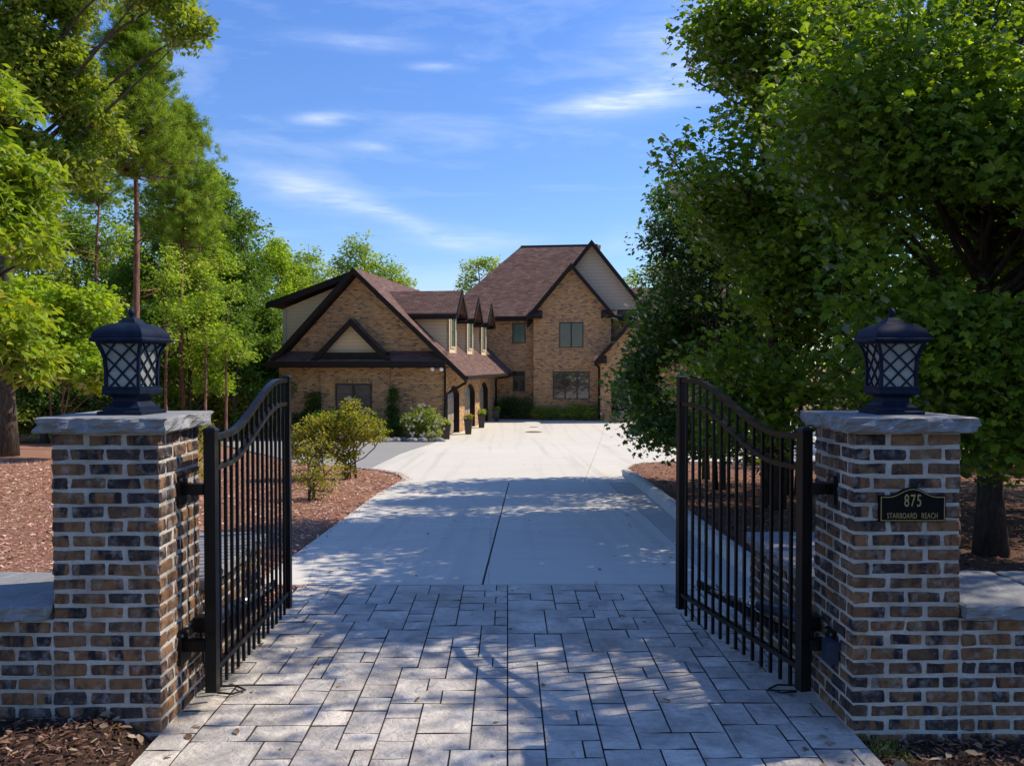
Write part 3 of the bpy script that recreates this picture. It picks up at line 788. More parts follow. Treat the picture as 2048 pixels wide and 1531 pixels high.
def low_wall(label, x0, x1, y0, y1, faces, caps, seed, ncs=8):
    """wall block with brick faces on the named sides"""
    t = thing('low_brick_wall', label, 'wall', (x0, y0, 0), 0, 'low brick walls joined to the pillars')
    W, D = x1 - x0, y1 - y0; e = .007
    MB().box(e - (.0175 if (x0 > 2.2) else 0), W - e + (.0175 if x1 < -2.2 else 0), e, D - e, -.1, ncs * CO + .001).obj('mortar', M['mortar'], t)
    def run(L, place, k, flip=False, mir=False):
        if mir:
            p0 = place; place = lambda q, h: p0(L - q, h)
        x = 0.0; first = (k % 2 == 1) != flip
        if first: place(BL / 4, True); x = BL / 2
        while x < L - .05:
            rem = L - x
            if rem >= BL - .03: place(x + BL / 2, False); x += BL
            elif rem > .07: place(x + BL / 4, True); x += BL / 2
            else: break
    for k in range(-1, ncs):
        z = (k + .5) * CO; hb = BD / 2
        if 'f' in faces: run(W, lambda p, h: put_brick(t, p, hb, z, 0, h), k, True, x1 < 0)
        if 'l' in faces: run(D, lambda p, h: put_brick(t, hb, p, z, PI / 2, h), k)
        if 'r' in faces: run(D, lambda p, h: put_brick(t, W - hb, p, z, PI / 2, h), k)
        if 'b' in faces: run(W, lambda p, h: put_brick(t, p, D - hb, z, 0, h), k)
    for i, (a, b, c, d) in enumerate(caps):
        rock_slab('coping_stone', a - x0, b - x0, c - y0, d - y0, ncs * CO + .002, ncs * CO + .088, t, seed + i, .014)
YB = PY + PW
low_wall('low brick wall with blue stone coping running out from the left pillar', XL - PW - 2.44, XL - PW - .004, PY, PY + .75, 'f', [(XL - PW - 1.25, XL - PW - .006, PY - .05, PY + .78), (XL - PW - 2.5, XL - PW - 1.262, PY - .05, PY + .78)], 40)
low_wall('low brick wall with stone coping running out from the plaque pillar', XR + PW + .004, XR + PW + 2.44, PY, PY + .75, 'f', [(XR + PW + .006, XR + PW + .62, PY - .05, PY + .78), (XR + PW + .632, XR + PW + 2.5, PY - .05, PY + .78)], 50)
low_wall('low brick wall behind the left gate leaf, sunlit on its drive side', XL - PW, XL, YB + .004, YB + .004 + 7 * BL, 'rb', [(XL - PW - .05, XL + .04, YB + .006, YB + 7 * BL + .05)], 60)
low_wall('low mossy brick wall behind the half open right gate leaf', XR, XR + PW, YB + .004, YB + .004 + 7 * BL, 'lb', [(XR - .04, XR + PW + .05, YB + .006, YB + 7 * BL + .05)], 70)

# ------------------------------------------------------------------ address plaque
pl = thing('address_plaque', 'black arched plaque with gold border and house number on the right pillar', 'plaque', (2.283, PY - .012, 0))
def to3(pts, y): return [(x, y, z) for x, z in pts]
def plq(w_, h_, a, z0, ins):
    pts = [(-w_ + ins, z0 + ins), (w_ - ins, z0 + ins), (w_ - ins, z0 + h_ - ins)]
    for i in range(1, 16):
        x = (w_ - ins) * (1 - 2 * i / 16); f = .5 + .5 * math.cos(PI * min(1, abs(x) / (w_ * .72))); pts.append((x, z0 + h_ - ins + a * f))
    pts.append((-w_ + ins, z0 + h_ - ins)); return pts
PZ = 1.208
MB().prism(to3(plq(.187, .148, .045, PZ, 0), -.012), (0, .02, 0)).obj('plate', M['bronze'], pl)
bo = plq(.187, .148, .045, PZ, .006); bi = plq(.187, .148, .045, PZ, .0105); mb = MB()
for i in range(len(bo)):
    j = (i + 1) % len(bo)
    mb.prism(to3([bo[i], bo[j], bi[j], bi[i]], -.016), (0, .006, 0))
mb.obj('border', M['gold'], pl)
def text_mesh(txt, size, loc, name, sx=1.0, space=1.0, bold=.0):
    cu = bpy.data.curves.new(name, 'FONT'); cu.body = txt; cu.size = size; cu.align_x = 'CENTER'; cu.align_y = 'BOTTOM_BASELINE' if False else 'CENTER'
    cu.extrude = .0018; cu.space_character = space; cu.offset = bold
    o = bpy.data.objects.new(name, cu); C.objects.link(o)
    dg = bpy.context.evaluated_depsgraph_get(); me = bpy.data.meshes.new_from_object(o.evaluated_get(dg))
    bpy.data.objects.remove(o); me.materials.clear(); me.materials.append(M['gold'])
    # serifs are drawn as short bars by the caller
    q = link(name, me, pl); q.location = loc; q.rotation_euler = (PI / 2, 0, 0); q.scale = (sx, 1, 1)
    return q
text_mesh('875', .098, (0, -.0145, PZ + .117), 'number', .62, 1.15, .0005)
text_mesh('STARBOARD', .044, (-.061, -.0145, PZ + .034), 'lettering', .62, 1.12, .0002)
text_mesh('REACH', .044, (.095, -.0145, PZ + .034), 'lettering', .62, 1.12, .0002)
mb = MB()
for dx_ in (-.001, .0): mb.box(-.011 + dx_, .004 + dx_, -.0165, -.0135, PZ + .0815, PZ + .0835)
mb.obj('serif', M['gold'], pl)

# ------------------------------------------------------------------ lanterns
def body_half(z):
    return float(np.interp(z, [.156, .255, .33, .376, .423], [.106, .105, .110, .120, .138]))
def lantern(x, y, z, rz, label):
    t = thing('pillar_lantern', label, 'lantern', (x, y, z), rz, 'lanterns on the gate pillars'); L = M['lantern']; t.scale = (1.02, 1.02, 1.0)
    MB().lathe([(.136, 0), (.136, .018), (.128, .022), (.112, .024), (.110, .044), (.094, .050), (.084, .062), (.075, .075), (.075, .098), (.085, .108), (.112, .120), (.116, .124), (.116, .150), (.110, .156), (.05, .156)], sq=True).obj('base', L, t)
    dome = [(.150 * math.cos(q) ** .85 + .004, .456 + .088 * math.sin(q)) for q in [PI / 2 * k / 15 for k in range(13)]]
    MB().lathe([(.10, .424), (.142, .424), (.16, .430), (.164, .438), (.163, .446), (.152, .455)] + dome + [(.050, .547), (.044, .556), (.034, .568), (.030, .573), (.012, .576)], sq=True).obj('roof', L, t)
    MB().lathe([(.012, .574), (.010, .582), (.017, .592), (.020, .604), (.018, .616), (.010, .628), (.002, .634)], 12).obj('finial', L, t, smooth=True)
    fr = MB(); zs = [.156, .2, .255, .3, .33, .355, .376, .4, .423]
    for sx in (-1, 1):
        for sy in (-1, 1):
            fr.tube([(sx * (body_half(q) - .006), sy * (body_half(q) - .006), q) for q in zs], .0085, sq=True)
    fr.lathe([(.104, .154), (.115, .154), (.115, .166), (.104, .166)], sq=True, cap=False)
    fr.lathe([(.128, .416), (.139, .416), (.139, .428), (.128, .428)], sq=True, cap=False)
    fr.obj('frame', L, t)
    for q in range(4):
        R = Matrix.Rotation(q * PI / 2, 3, 'Z')
        gm = MB(); la = MB()
        for a, b in zip(zs[:-1], zs[1:]):
            ha, hb_ = body_half(a) - .012, body_half(b) - .012
            gm.face([R @ Vector((-ha, -ha, a)), R @ Vector((ha, -ha, a)), R @ Vector((hb_, -hb_, b)), R @ Vector((-hb_, -hb_, b))])
        gm.obj('glass_panel', M['milk'], t, smooth=False)
        for sgn in (-1, 1):
            for k in range(-3, 7):
                pts = []
                for i in range(41):
                    v_ = i / 40; z_ = .156 + .267 * v_; h_ = body_half(z_) - .007
                    uu = sgn * (v_ * 2.75 - k * 1.0 + .1)
                    if abs(uu) <= 1.0: pts.append(R @ Vector((uu * (h_ - .006), -h_, z_)))
                if len(pts) > 2: la.tube(pts[::4] + ([pts[-1]] if (len(pts) - 1) % 4 else []), .0042, sq=True)
        la.obj('lattice', L, t)
    return t
CZ = 21 * CO + .092
lantern(XL - PW / 2 + .02, PY + PW / 2, CZ, math.radians(-7), 'dark blue lattice lantern on the left pillar, against sunlit trees')
lantern(XR + PW / 2 + .04, PY + PW / 2, CZ, math.radians(-1), 'dark blue lattice lantern on the plaque pillar, in deep shade')

# ------------------------------------------------------------------ gates
GL = 1.74
def sst(x, a, b):
    t_ = min(1, max(0, (x - a) / (b - a))); return t_ * t_ * (3 - 2 * t_)
def top_z(x): return 1.652 + .315 * sst(x, .28, 1.52)
def gate(x, y, rz, mirror, label):
    t = thing('driveway_gate', label, 'gate', (x, y, 0), rz, 'black metal gate leaves'); I = M['iron']
    p = MB().tube([(0, 0, .115), (0, 0, 1.69)], .034, sq=True).obj('hinge_post', I, t)
    MB().lathe([(.040, 1.690), (.040, 1.700), (.030, 1.712), (.004, 1.722)], sq=True).obj('post_cap', I, p)
    p = MB().tube([(GL, 0, .12), (GL, 0, 1.985)], .030, sq=True).obj('end_post', I, t)
    MB().lathe([(.035, 1.985), (.035, 1.995), (.026, 2.004), (.004, 2.012)], c=(GL, 0, 0), sq=True).obj('post_cap', I, p)
    n_ = 36
    def rail(f, hz, hy, nm):
        mb = MB(); pts = [.036 + (GL - .068) * i / n_ for i in range(n_ + 1)]
        for i, q in enumerate(pts):
            d = Vector((1, 0, (f(q + .01) - f(q - .01)) / .02)).normalized(); nn = Vector((-d.z, 0, d.x)); c_ = Vector((q, 0, f(q)))
            for (a, b) in ((-hy, -hz), (hy, -hz), (hy, hz), (-hy, hz)): mb.v.append(tuple(c_ + nn * b + Vector((0, a, 0))))
        for i in range(n_):
            for j in range(4):
                a = i * 4 + j; b = i * 4 + (j + 1) % 4; mb.f.append((a, b, b + 4, a + 4)); mb.uv.append(None)
        mb.f.append((3, 2, 1, 0)); k = n_ * 4; mb.f.append((k, k + 1, k + 2, k + 3)); mb.uv += [None, None]
        return mb.obj(nm, I, t)
    rail(lambda q: top_z(q), .017, .022, 'top_rail')
    rail(lambda q: top_z(q) - .187, .015, .020, 'middle_rail')
    rail(lambda q: .245, .015, .020, 'bottom_rail')
    for i in range(14):
        q = .14 + i * (GL - .24) / 13.0
        MB().tube([(q, 0, .088 if i else .09), (q, 0, top_z(q) - .012)], .0095, sq=True).obj('picket', I, t)
    s_ = 1 if mirror else -1
    MB().box(.10, 1.50, min(s_ * .024, s_ * .05), max(s_ * .024, s_ * .05), .355, .41).obj('brace_rail', I, t)
    return t
HX, HY = 1.79, 5.07
GTL = gate(-HX, HY, math.radians(90), True, 'left black wrought gate leaf, swung fully open beside the lit wall')
AR = math.radians(90 + 13.2)
GTR = gate(HX + .01, HY, AR, False, 'right black gate leaf, slightly less open and in shade')
def brackets(s, gt):
    """hinges between pillar face and gate"""
    gi = (Matrix.Translation(gt.location) @ Matrix.Rotation(gt.rotation_euler.z, 4, 'Z')).inverted()
    for z_, hgt in ((1.345, .085), (.40, .10)):
        mb = MB(); x0, x1 = sorted((-s * .018, s * .004)); mb.box(x0, x1, -.10, .02, -hgt, hgt)
        x0, x1 = sorted((-s * .0185, -s * .135)); mb.box(x0, x1, -.045, .019, -.032, .032)
        b = mb.obj('hinge', M['iron'], gt); b.matrix_local = gi @ Matrix.Translation((s * 1.96, HY, z_))
        for yy in (-.08, 0.0): MB().lathe([(.010, 0), (.010, .008)], 6).obj('bolt', M['steel'], b).matrix_local = Matrix.Translation((-s * .018, yy, hgt * .78)) @ Matrix.Rotation(-s * PI / 2, 4, 'Y')
brackets(-1, GTL); brackets(1, GTR)
def opener(s, tgt, label):
    t = thing('gate_opener', label, 'gate opener', (0, 0, 0), 0, 'gate opener arms')
    a = Vector((s * 1.86, 5.26, .50)); b = Vector(tgt); m_ = a.lerp(b, .42)
    MB().tube([a, a.lerp(b, .1), m_], .042, 10).obj('motor_housing', M['blue_box'], t, smooth=True)
    MB().tube([m_, a.lerp(b, .8)], .026, 10).obj('actuator_tube', M['steel'], t, smooth=True)
    MB().tube([a.lerp(b, .8), b], .012, 8).obj('piston_rod', M['steel'], t, smooth=True)
    x0, x1 = sorted((s * 1.945, s * 1.84)); MB().box(x0, x1, 5.17, 5.26, .44, .53).obj('pivot_bracket', M['iron'], t)
    if s > 0: MB().box(1.885, 1.95, 4.90, 5.0, .33, .46).obj('control_box', M['blue_box'], t)
    # low slack cable
    MB().tube([(s * 1.93, 5.25, .46), (s * 1.925, 5.3, .2), (s * 1.88, 5.36, .03), (s * 1.76, 5.42, .012), (s * 1.68, 5.35, .012), (s * 1.74, 5.28, .014), (s * 1.84, 5.3, .014)], .007, 6).obj('cable', M['black'], t, smooth=True)
opener(-1, (-1.80, 6.38, .40), 'gate opener arm low behind the left gate leaf')
opener(1, (1.53, 6.26, .40), 'gate opener arm low behind the right gate leaf')
# ------------------------------------------------------------------ the house (local x to the right, y away, z up)
HA = math.radians(-8.36)
house = thing('brick_house', 'large brown brick house with three arched garage doors and steep dark trimmed gables', 'house', (-2.75, 36.36, HG), HA)
ZR, XRDG = 7.36, -3.85           # garage ridge
kR, kL = (ZR - 2.72) / (1.07 - XRDG), (ZR - 3.28) / (XRDG + 7.72)
def zr(x): return ZR - (x - XRDG) * kR if x > XRDG else ZR - (XRDG - x) * kL
mb = MB(); mb.prism([(-7.5, 0, -.1), (0, 0, -.1), (0, 0, zr(0) - .28), (XRDG, 0, ZR - .28), (-7.5, 0, zr(-7.5) - .28)], (0, .3, 0))
mb.box(-5.49, -2.41, -.16, -.002, -.1, 3.12)
gf = mb.obj('gable_wall', M['hbrick'], house)
# side wall with three arches, outline runs round the openings
doors = [1.95, 5.95, 9.98]; DW, SPR, APX = 1.37, 1.80, 2.26
out = [(.302, -.1)]
arcs = []
for c in doors:
    w_ = DW; out.append((c - w_, -.1))
    rise = APX - SPR; Rr = (w_ * w_ + rise * rise) / (2 * rise); a0 = math.asin(w_ / Rr); pts = []
    for i in range(13):
        a = -a0 + 2 * a0 * i / 12; pts.append((c + Rr * math.sin(a), APX - Rr + Rr * math.cos(a)))
    arcs.append((c, Rr, a0)); out += pts; out.append((c + w_, -.1))
out += [(14.15, -.1), (14.15, 3.45), (.302, 3.45)]
bm = MB(); bm.prism([(0, a, b) for a, b in out], (-.3, 0, 0)); bm.obj('garage_side_wall', M['hbrick'], house)
MB().box(-7.5, -7.2, .302, 14.1, -.1, 3.4).obj('rear_side_wall', M['hbrick'], house)
bk = MB(); bk.box(-7.19, -1.2, .31, .6, 0, 3.0); 
for (c, Rr, a0) in arcs:
    mb = MB(); n_ = 18
    for i in range(n_):
        a = -a0 * 1.05 + 2.1 * a0 * i / n_; b = a + 2.1 * a0 / n_ * .86
        P = lambda r, q: (0.022, c + r * math.sin(q), APX - Rr + r * math.cos(q))
        mb.prism([P(Rr, a), P(Rr, b), P(Rr + .22, b), P(Rr + .22, a)], (-.08, 0, 0), rotuv=True)
    mb.obj('brick_arch', M['hbrick'], house)
    d = MB().box(-.33, -.27, c - DW - .02, c + DW + .02, 0, 2.3).obj('garage_door', M['door'], house)
    J_ = MB(); J_.box(-.268, -.012, c + DW - .035, c + DW - .002, 0, 1.84); J_.box(-.268, -.012, c - DW + .002, c - DW + .035, 0, 1.84)
    for i in range(12):
        a, b = -a0 + 2 * a0 * i / 12, -a0 + 2 * a0 * (i + 1) / 12
        P = lambda r, q: (-.012, c + r * math.sin(q), APX - Rr + r * math.cos(q))
        J_.prism([P(Rr - .004, a), P(Rr - .004, b), P(Rr - .035, b), P(Rr - .035, a)], (-.256, 0, 0))
    J_.obj('door_jamb', M['trim'], d)
    for i in range(4):
        for j in range(3):
            y0 = c - DW + .08 + i * .66; z0 = .12 + j * .48
            MB().box(-.268, -.250, y0, y0 + .56, z0, z0 + .38).obj('panel', M['door'], d)
    for i in range(4):
        y0 = c - DW + .08 + i * .66; MB().box(-.267, -.258, y0, y0 + .56, 1.62, 2.12).obj('pane', M['door_lite'], d)
        MB().box(-.256, -.245, y0 + .265, y0 + .295, 1.62, 2.12).obj('muntin', M['door'], d)
MB().box(-7.15, -.34, .35, 14, 0, .02).obj('garage_floor', M['concrete'], house)
# garage roof
def roofslab(name, pts, th=.16, m='roof', parent=house):
    """roof plane from 3D points of its top, thickness straight down"""
    return MB().prism([Vector(p) - Vector((0, 0, th)) for p in pts], (0, 0, th)).obj(name, M[m], parent)
FO, TB = -.62, 14.15
roofslab('garage_roof', [(XRDG, FO, ZR), (1.07, FO, zr(1.07)), (1.07, TB, zr(1.07)), (XRDG, TB, ZR)])
roofslab('garage_roof', [(XRDG, FO, ZR), (-7.75, FO, zr(-7.75)), (-7.75, TB, zr(-7.75)), (XRDG, TB, ZR)])
def rake(parent, y, xa, za, xb, zb, drop=.26, th=.05, nm='rake_board'):
    return MB().prism([(xa, y, za + .015), (xb, y, zb + .015), (xb, y, zb - drop), (xa, y, za - drop)], (0, -th, 0)).obj(nm, M['trim'], parent)
rake(house, FO - .003, XRDG, ZR, 1.09, zr(1.09)); rake(house, FO - .003, XRDG, ZR, -7.78, zr(-7.78))
def soffit(parent, pts, th=.03):
    return MB().prism(pts, (0, 0, -th)).obj('soffit', M['trim'], parent)
soffit(house, [(XRDG, FO, ZR - .17), (1.05, FO, zr(1.05) - .17), (1.05, -.003, zr(1.05) - .17), (XRDG, -.003, ZR - .17)])
soffit(house, [(XRDG, FO, ZR - .17), (-7.72, FO, zr(-7.72) - .17), (-7.72, -.003, zr(-7.72) - .17), (XRDG, -.003, ZR - .17)])
soffit(house, [(.003, 0, zr(0) - .17), (1.05, 0, zr(1.05) - .17), (1.05, TB, zr(1.05) - .17), (.003, TB, zr(0) - .17)])
# gutters
def gutter(a, b, nm='gutter'):
    a, b = Vector(a), Vector(b); d = (b - a).normalized(); n_ = Vector((d.y, -d.x, 0)); mb = MB()
    mb.obox(a, d * (b - a).length, n_ * .12, (0, 0, -.13)); return mb.obj(nm, M['trim'], house)
gutter((1.075, FO - .03, zr(1.07) + .0), (1.075, TB, zr(1.07) + .0))
# pent roof over the front wall with small gable
roofslab('pent_roof', [(-7.72, -.72, 3.32), (.22, -.72, 3.32), (.22, .0, 3.79), (-7.72, .0, 3.79)], .12)
MB().box(-7.74, .24, -.80, -.72, 3.10, 3.33).obj('fascia', M['trim'], house)
MB().box(-7.72, .22, -.72, -.003, 3.06, 3.11).obj('soffit', M['trim'], house)
gx, gz = -3.98, 5.17; gk = (gz - 3.35) / 1.84
for s in (-1, 1):
    roofslab('small_gable_roof', [(gx, -.62, gz), (gx + s * 1.86, -.62, 3.34), (gx + s * 1.86, -.3, 3.34), (gx, .0, gz)], .12)
    roofslab('small_gable_roof', [(gx, -.0, gz), (gx + s * 1.86, -.3, 3.34), (gx + s * 1.35, .0, gz - gk * 1.35)], .12)
    rake(house, -.623, gx, gz, gx + s * 1.9, gz - gk * 1.9, .30, .04)
MB().prism([(gx - 1.6, -.30, 3.36), (gx + 1.6, -.30, 3.36), (gx, -.30, gz - .18)], (0, .1, 0)).obj('gable_siding', M['shake_tan'] if 'shake_tan' in M else M['siding'], house)
MB().box(gx - 1.62, gx + 1.62, -.56, -.25, 3.36, 3.72).obj('gable_base_board', M['trim'], house)
# shed dormer on the far slope
MB().prism([(-7.5, .6, zr(-7.5) - .3), (-7.5, .6, 5.72), (-4.05, .6, 7.05), (-4.05, .6, ZR - .6)], (0, 12.5, 0)).obj('shed_dormer_wall', M['siding'], house)
roofslab('shed_dormer_roof', [(-8.12, .1, 5.92), (-3.83, .1, 7.38), (-3.83, 13.6, 7.38), (-8.12, 13.6, 5.92)], .14)
rake(house, .097, -8.14, 5.93, -3.9, 7.37, .26)
MB().box(-7.55, -7.38, .55, .62, 3.6, 5.7).obj('corner_board', M['tan_trim'], house)

def window(parent, x0, x1, y, z0, z1, n=2, blind=False, lint=True, fm='frame', gm='glass'):
    """window in a wall facing -y"""
    f = MB(); b = .055
    f.box(x0, x1, y - .05, y + .08, z1 - b, z1); f.box(x0, x1, y - .05, y + .08, z0, z0 + b)
    f.box(x0, x0 + b, y - .05, y + .08, z0 + b, z1 - b); f.box(x1 - b, x1, y - .05, y + .08, z0 + b, z1 - b)
    wd = (x1 - x0) / n
    for i in range(1, n): f.box(x0 + wd * i - .045, x0 + wd * i + .045, y - .05, y + .08, z0 + b, z1 - b)
    wi = f.obj('window', M[fm], parent)
    for i in range(n):
        a, c = x0 + wd * i + (b if i == 0 else .045), x0 + wd * (i + 1) - (b if i == n - 1 else .045)
        MB().box(a, c, y - .012, y - .002, z0 + b, z1 - b).obj('pane', M[gm], wi)
        if blind:
            for k in range(int((z1 - z0 - .12) / .075)):
                zz = z1 - b - .03 - k * .075
                MB().obox((a + .02, y - .016, zz - .042), (c - a - .04, 0, 0), (0, -.012, 0), (0, -.004, .042)).obj('blind_slat', M['blind'], wi)
    if lint:
        mb = MB(); n_ = max(3, round((x1 - x0 + .3) / .082)); st = (x1 - x0 + .3) / n_
        for k in range(n_): mb.box(x0 - .15 + k * st + .006, x0 - .15 + (k + 1) * st - .006, y - .03, y + .02, z1 + .012, z1 + .2, rotuv=True)
        mb.obj('lintel', M['hbrick'], wi)
        MB().box(x0 - .05, x1 + .05, y - .05, y + .02, z0 - .08, z0 - .004).obj('sill', M['hbrick'], wi)
    return wi
window(house, -4.82, -3.18, -.165, .92, 2.36, 2, True)
# flood lights at the corner
for dx_ in (-.30, .02):
    fl = MB().lathe([(.03, 0), (.075, .07), (.085, .13), (.06, .16)], 12).obj('flood_light', M['white'], house, smooth=True)
    fl.location = (dx_, -.68, 3.04); fl.rotation_euler = (math.radians(115), 0, .4 if dx_ > -.1 else -.4)
# downspouts
def spout(pts):
    return MB().tube(pts, .045, sq=True).obj('downspout', M['trim'], house)
spout([(.17, -.7, 3.2), (.15, -.5, 3.02), (.06, -.06, 2.85), (.055, -.055, .1)])
spout([(1.05, -.4, 2.6), (1.03, -.36, 2.42), (.30, .12, 2.05), (.075, .12, 1.9), (.07, .12, .1)])
spout([(1.08, 13.9, 2.62), (.75, 13.9, 2.45), (.16, 13.85, 2.4), (.06, 13.85, 2.3), (.06, 13.85, .1)])
# three gabled dormers
for c in (1.78, 5.90, 9.86):
    dm = MB()
    zf = zr(0) - .1; hw = .80; ez, pz = 5.56, 6.5
    dm.prism([(0, c - hw, zf), (0, c + hw, zf), (0, c + hw, ez), (0, c, ez + hw * .86), (0, c - hw, ez)], (-.12, 0, 0))
    d = dm.obj('dormer', M['siding'], house)
    for s in (-1, 1):
        yy = c + s * hw; xe = XRDG + (ZR - ez) / kR
        MB().prism([(-.121, yy, zf - .02), (-.121, yy, ez + .02), (xe - .1, yy, ez + .02)], (0, -s * .1, 0)).obj('cheek', M['siding'], d)
        MB().box(-.1, .025, min(yy, yy - s * .11), max(yy, yy - s * .11) + .0, zf, ez).obj('corner_board', M['tan_trim'], d)
        k_ = .93; hx_ = 1.17
        xb = XRDG + (ZR - (pz + .04)) / kR; xb2 = XRDG + (ZR - (pz + .04 - hx_ * k_)) / kR
        roofslab('dormer_roof', [(.44, c, pz + .04), (.44, c + s * hx_, pz + .04 - hx_ * k_), (xb2, c + s * hx_, pz + .04 - hx_ * k_), (xb, c, pz + .04)], .1, parent=d)
        MB().prism([(.443, c, pz + .06), (.443, c + s * (hx_ + .02), pz + .04 - hx_ * k_), (.443, c + s * (hx_ + .02), pz - .2 - hx_ * k_), (.443, c, pz - .2)], (.05, 0, 0)).obj('rake_board', M['trim'], d)
        ye = c + s * hx_; MB().box(xb2 + .05, .42, min(ye, ye + s * .05), max(ye, ye + s * .05), pz - hx_ * k_ - .22, pz - hx_ * k_ - .02).obj('fascia', M['trim'], d)
        MB().box(xb2 + .3, .42, min(yy, ye), max(yy, ye), pz - hx_ * k_ - .2, pz - hx_ * k_ - .17).obj('soffit', M['trim'], d)
    # window facing +x
    f = MB(); y0, y1, z0, z1 = c - .40, c + .40, 4.02, 5.30
    f.box(.0, .045, y0 - .09, y0, z0 - .09, z1 + .09); f.box(.0, .045, y1, y1 + .09, z0 - .09, z1 + .09); f.box(.0, .045, y0, y1, z1, z1 + .09); f.box(.0, .045, y0, y1, z0 - .09, z0)
    f.obj('window_trim', M['tan_trim'], d)
    f = MB(); f.box(.0, .035, y0, y0 + .05, z0, z1); f.box(.0, .035, y1 - .05, y1, z0, z1); f.box(.0, .035, y0 + .05, y1 - .05, z1 - .05, z1); f.box(.0, .035, y0 + .05, y1 - .05, z0, z0 + .05); f.box(.0, .03, y0 + .05, y1 - .05, (z0 + z1) / 2 - .02, (z0 + z1) / 2 + .02)
    f.obj('window_frame', M['green_frame'], d)
    MB().box(.0, .014, y0 + .05, y1 - .05, z0 + .05, z1 - .05).obj('pane', M['glass_green'], d)
# main block
T1, T2, T3 = 14.2, 13.5, 14.4
MB().box(-3.0, 2.34, T1, T1 + .3, -.1, 5.9).obj('left_wall', M['hbrick'], house)
bx0, bx1, bax, baz = 2.34, 6.86, 4.58, 9.05
bk_ = (baz - 6.05) / 2.52
MB().prism([(bx0, T2, -.1), (bx1, T2, -.1), (bx1, T2, baz - bk_ * (bx1 - bax) - .25), (bax, T2, baz - .25), (bx0, T2, baz - bk_ * (bax - bx0) - .25)], (0, .3, 0)).obj('bay_wall', M['hbrick'], house)
for xx in (bx0, bx1 - .3): MB().box(xx, xx + .3, T2 + .302, T3 + .3, -.1, 5.9).obj('bay_return_wall', M['hbrick'], house)
window(house, 3.86, 5.26, T2, 4.2, 5.66, 2, True)
window(house, 3.49, 5.62, T2, 1.19, 2.80, 3, False)
window(house, 1.0, 1.78, T1, 4.48, 5.68, 1, False, gm='glass_green')
window(house, 1.03, 1.75, T1, 1.62, 2.81, 1, False)
for s in (-1, 1):
    xe = bax + s * 2.56; ze = baz - bk_ * 2.56
    roofslab('bay_roof', [(bax, 12.98, baz), (xe, 12.98, ze), (xe, 16.6, ze), (bax, 18.0, baz)], .16)
    rake(house, 12.977, bax, baz, bax + s * 2.6, baz - bk_ * 2.6, .30)
    soffit(house, [(bax, 12.98, baz - .17), (xe, 12.98, ze - .17), (xe, T2 - .003, ze - .17), (bax, T2 - .003, baz - .17)])
    # eave return
    xa, xb = sorted((bax + s * 1.72, bax + s * 2.62))
    MB().prism([(xa, 12.96, 5.90), (xb, 12.96, 5.90), (xb, 12.96, 6.04), (xb - (.0 if s > 0 else .0), 13.4, 6.38), (xa, 13.4, 6.38), (xa, 12.96, 6.04)][:3] + [(xa, 12.96, 6.04)], (0, .5, 0)).obj('eave_return', M['trim'], house)
    MB().prism([(xa, 12.96, 6.045), (xa, 13.46, 6.045), (xa, 13.46, 6.38)], (xb - xa, 0, 0)).obj('return_roof', M['roof'], house)
# main gable behind
max_, maz, mk = 5.71, 10.5, 1.27
MB().prism([(max_ - 3.5, T3 + .05, 5.9), (max_ + 3.5, T3 + .05, 5.9), (max_ + 3.5, T3 + .05, maz - mk * 3.5 - .2), (max_, T3 + .05, maz - .25), (max_ - 3.5, T3 + .05, maz - mk * 3.5 - .2)], (0, .2, 0)).obj('gable_siding', M['shake'], house)
MB().box(bx1 + .004, 9.6, T3, T3 + .3, -.1, 5.9).obj('right_wall', M['hbrick'], house)
MB().prism([(bx1, T3 - .45, 5.95), (bx1, T3 - .0, 5.95), (bx1, T3 + .02, 6.45)], (3.3, 0, 0)).obj('pent_roof', M['roof'], house)
MB().box(bx1, 10.1, T3 - .5, T3 - .45, 5.78, 6.0).obj('fascia', M['trim'], house)
for s in (-1, 1):
    xe = max_ + s * 3.75; ze = maz - mk * 3.75
    roofslab('gable_roof', [(max_, 13.95, maz), (xe, 13.95, ze), (xe, 22.5, ze), (max_, 22.5, maz)], .18)
    rake(house, 13.947, max_, maz, max_ + s * 3.8, maz - mk * 3.8, .34)
    soffit(house, [(max_, 13.95, maz - .19), (xe, 13.95, ze - .19), (xe, T3 + .04, ze - .19), (max_, T3 + .04, maz - .19)])
# hipped main roof
E0, RZ, RY = 6.03, 10.85, 18.6
roofslab('main_roof', [(-3.46, 13.65, E0), (bax, 13.65, E0), (bax + 1.5, RY, RZ), (.92, RY, RZ)], .16)
roofslab('main_roof', [(-3.46, 23.5, E0), (-3.46, 13.65, E0), (.92, RY, RZ)], .16)
roofslab('main_roof', [(bax, 23.5, E0), (-3.46, 23.5, E0), (.92, RY, RZ), (bax + 1.5, RY, RZ)], .16)
MB().tube([(.92, RY, RZ + .01), (bax + 1.3, RY, RZ + .01)], .06, 6).obj('ridge_cap', M['roof'], house)
MB().box(-3.5, 2.05, 13.55, 13.65, 5.80, 6.05).obj('fascia', M['trim'], house)
MB().box(-3.5, 2.33, 13.65, 14.197, 5.80, 5.84).obj('soffit', M['trim'], house)
MB().box(-3.5, 15, 22.5, 22.8, -.1, 6.0).obj('back_wall', M['hbrick'], house)
MB().box(-3.3, -3.0, 14.2, 22.5, 2.0, 6.0).obj('end_wall', M['hbrick'], house)
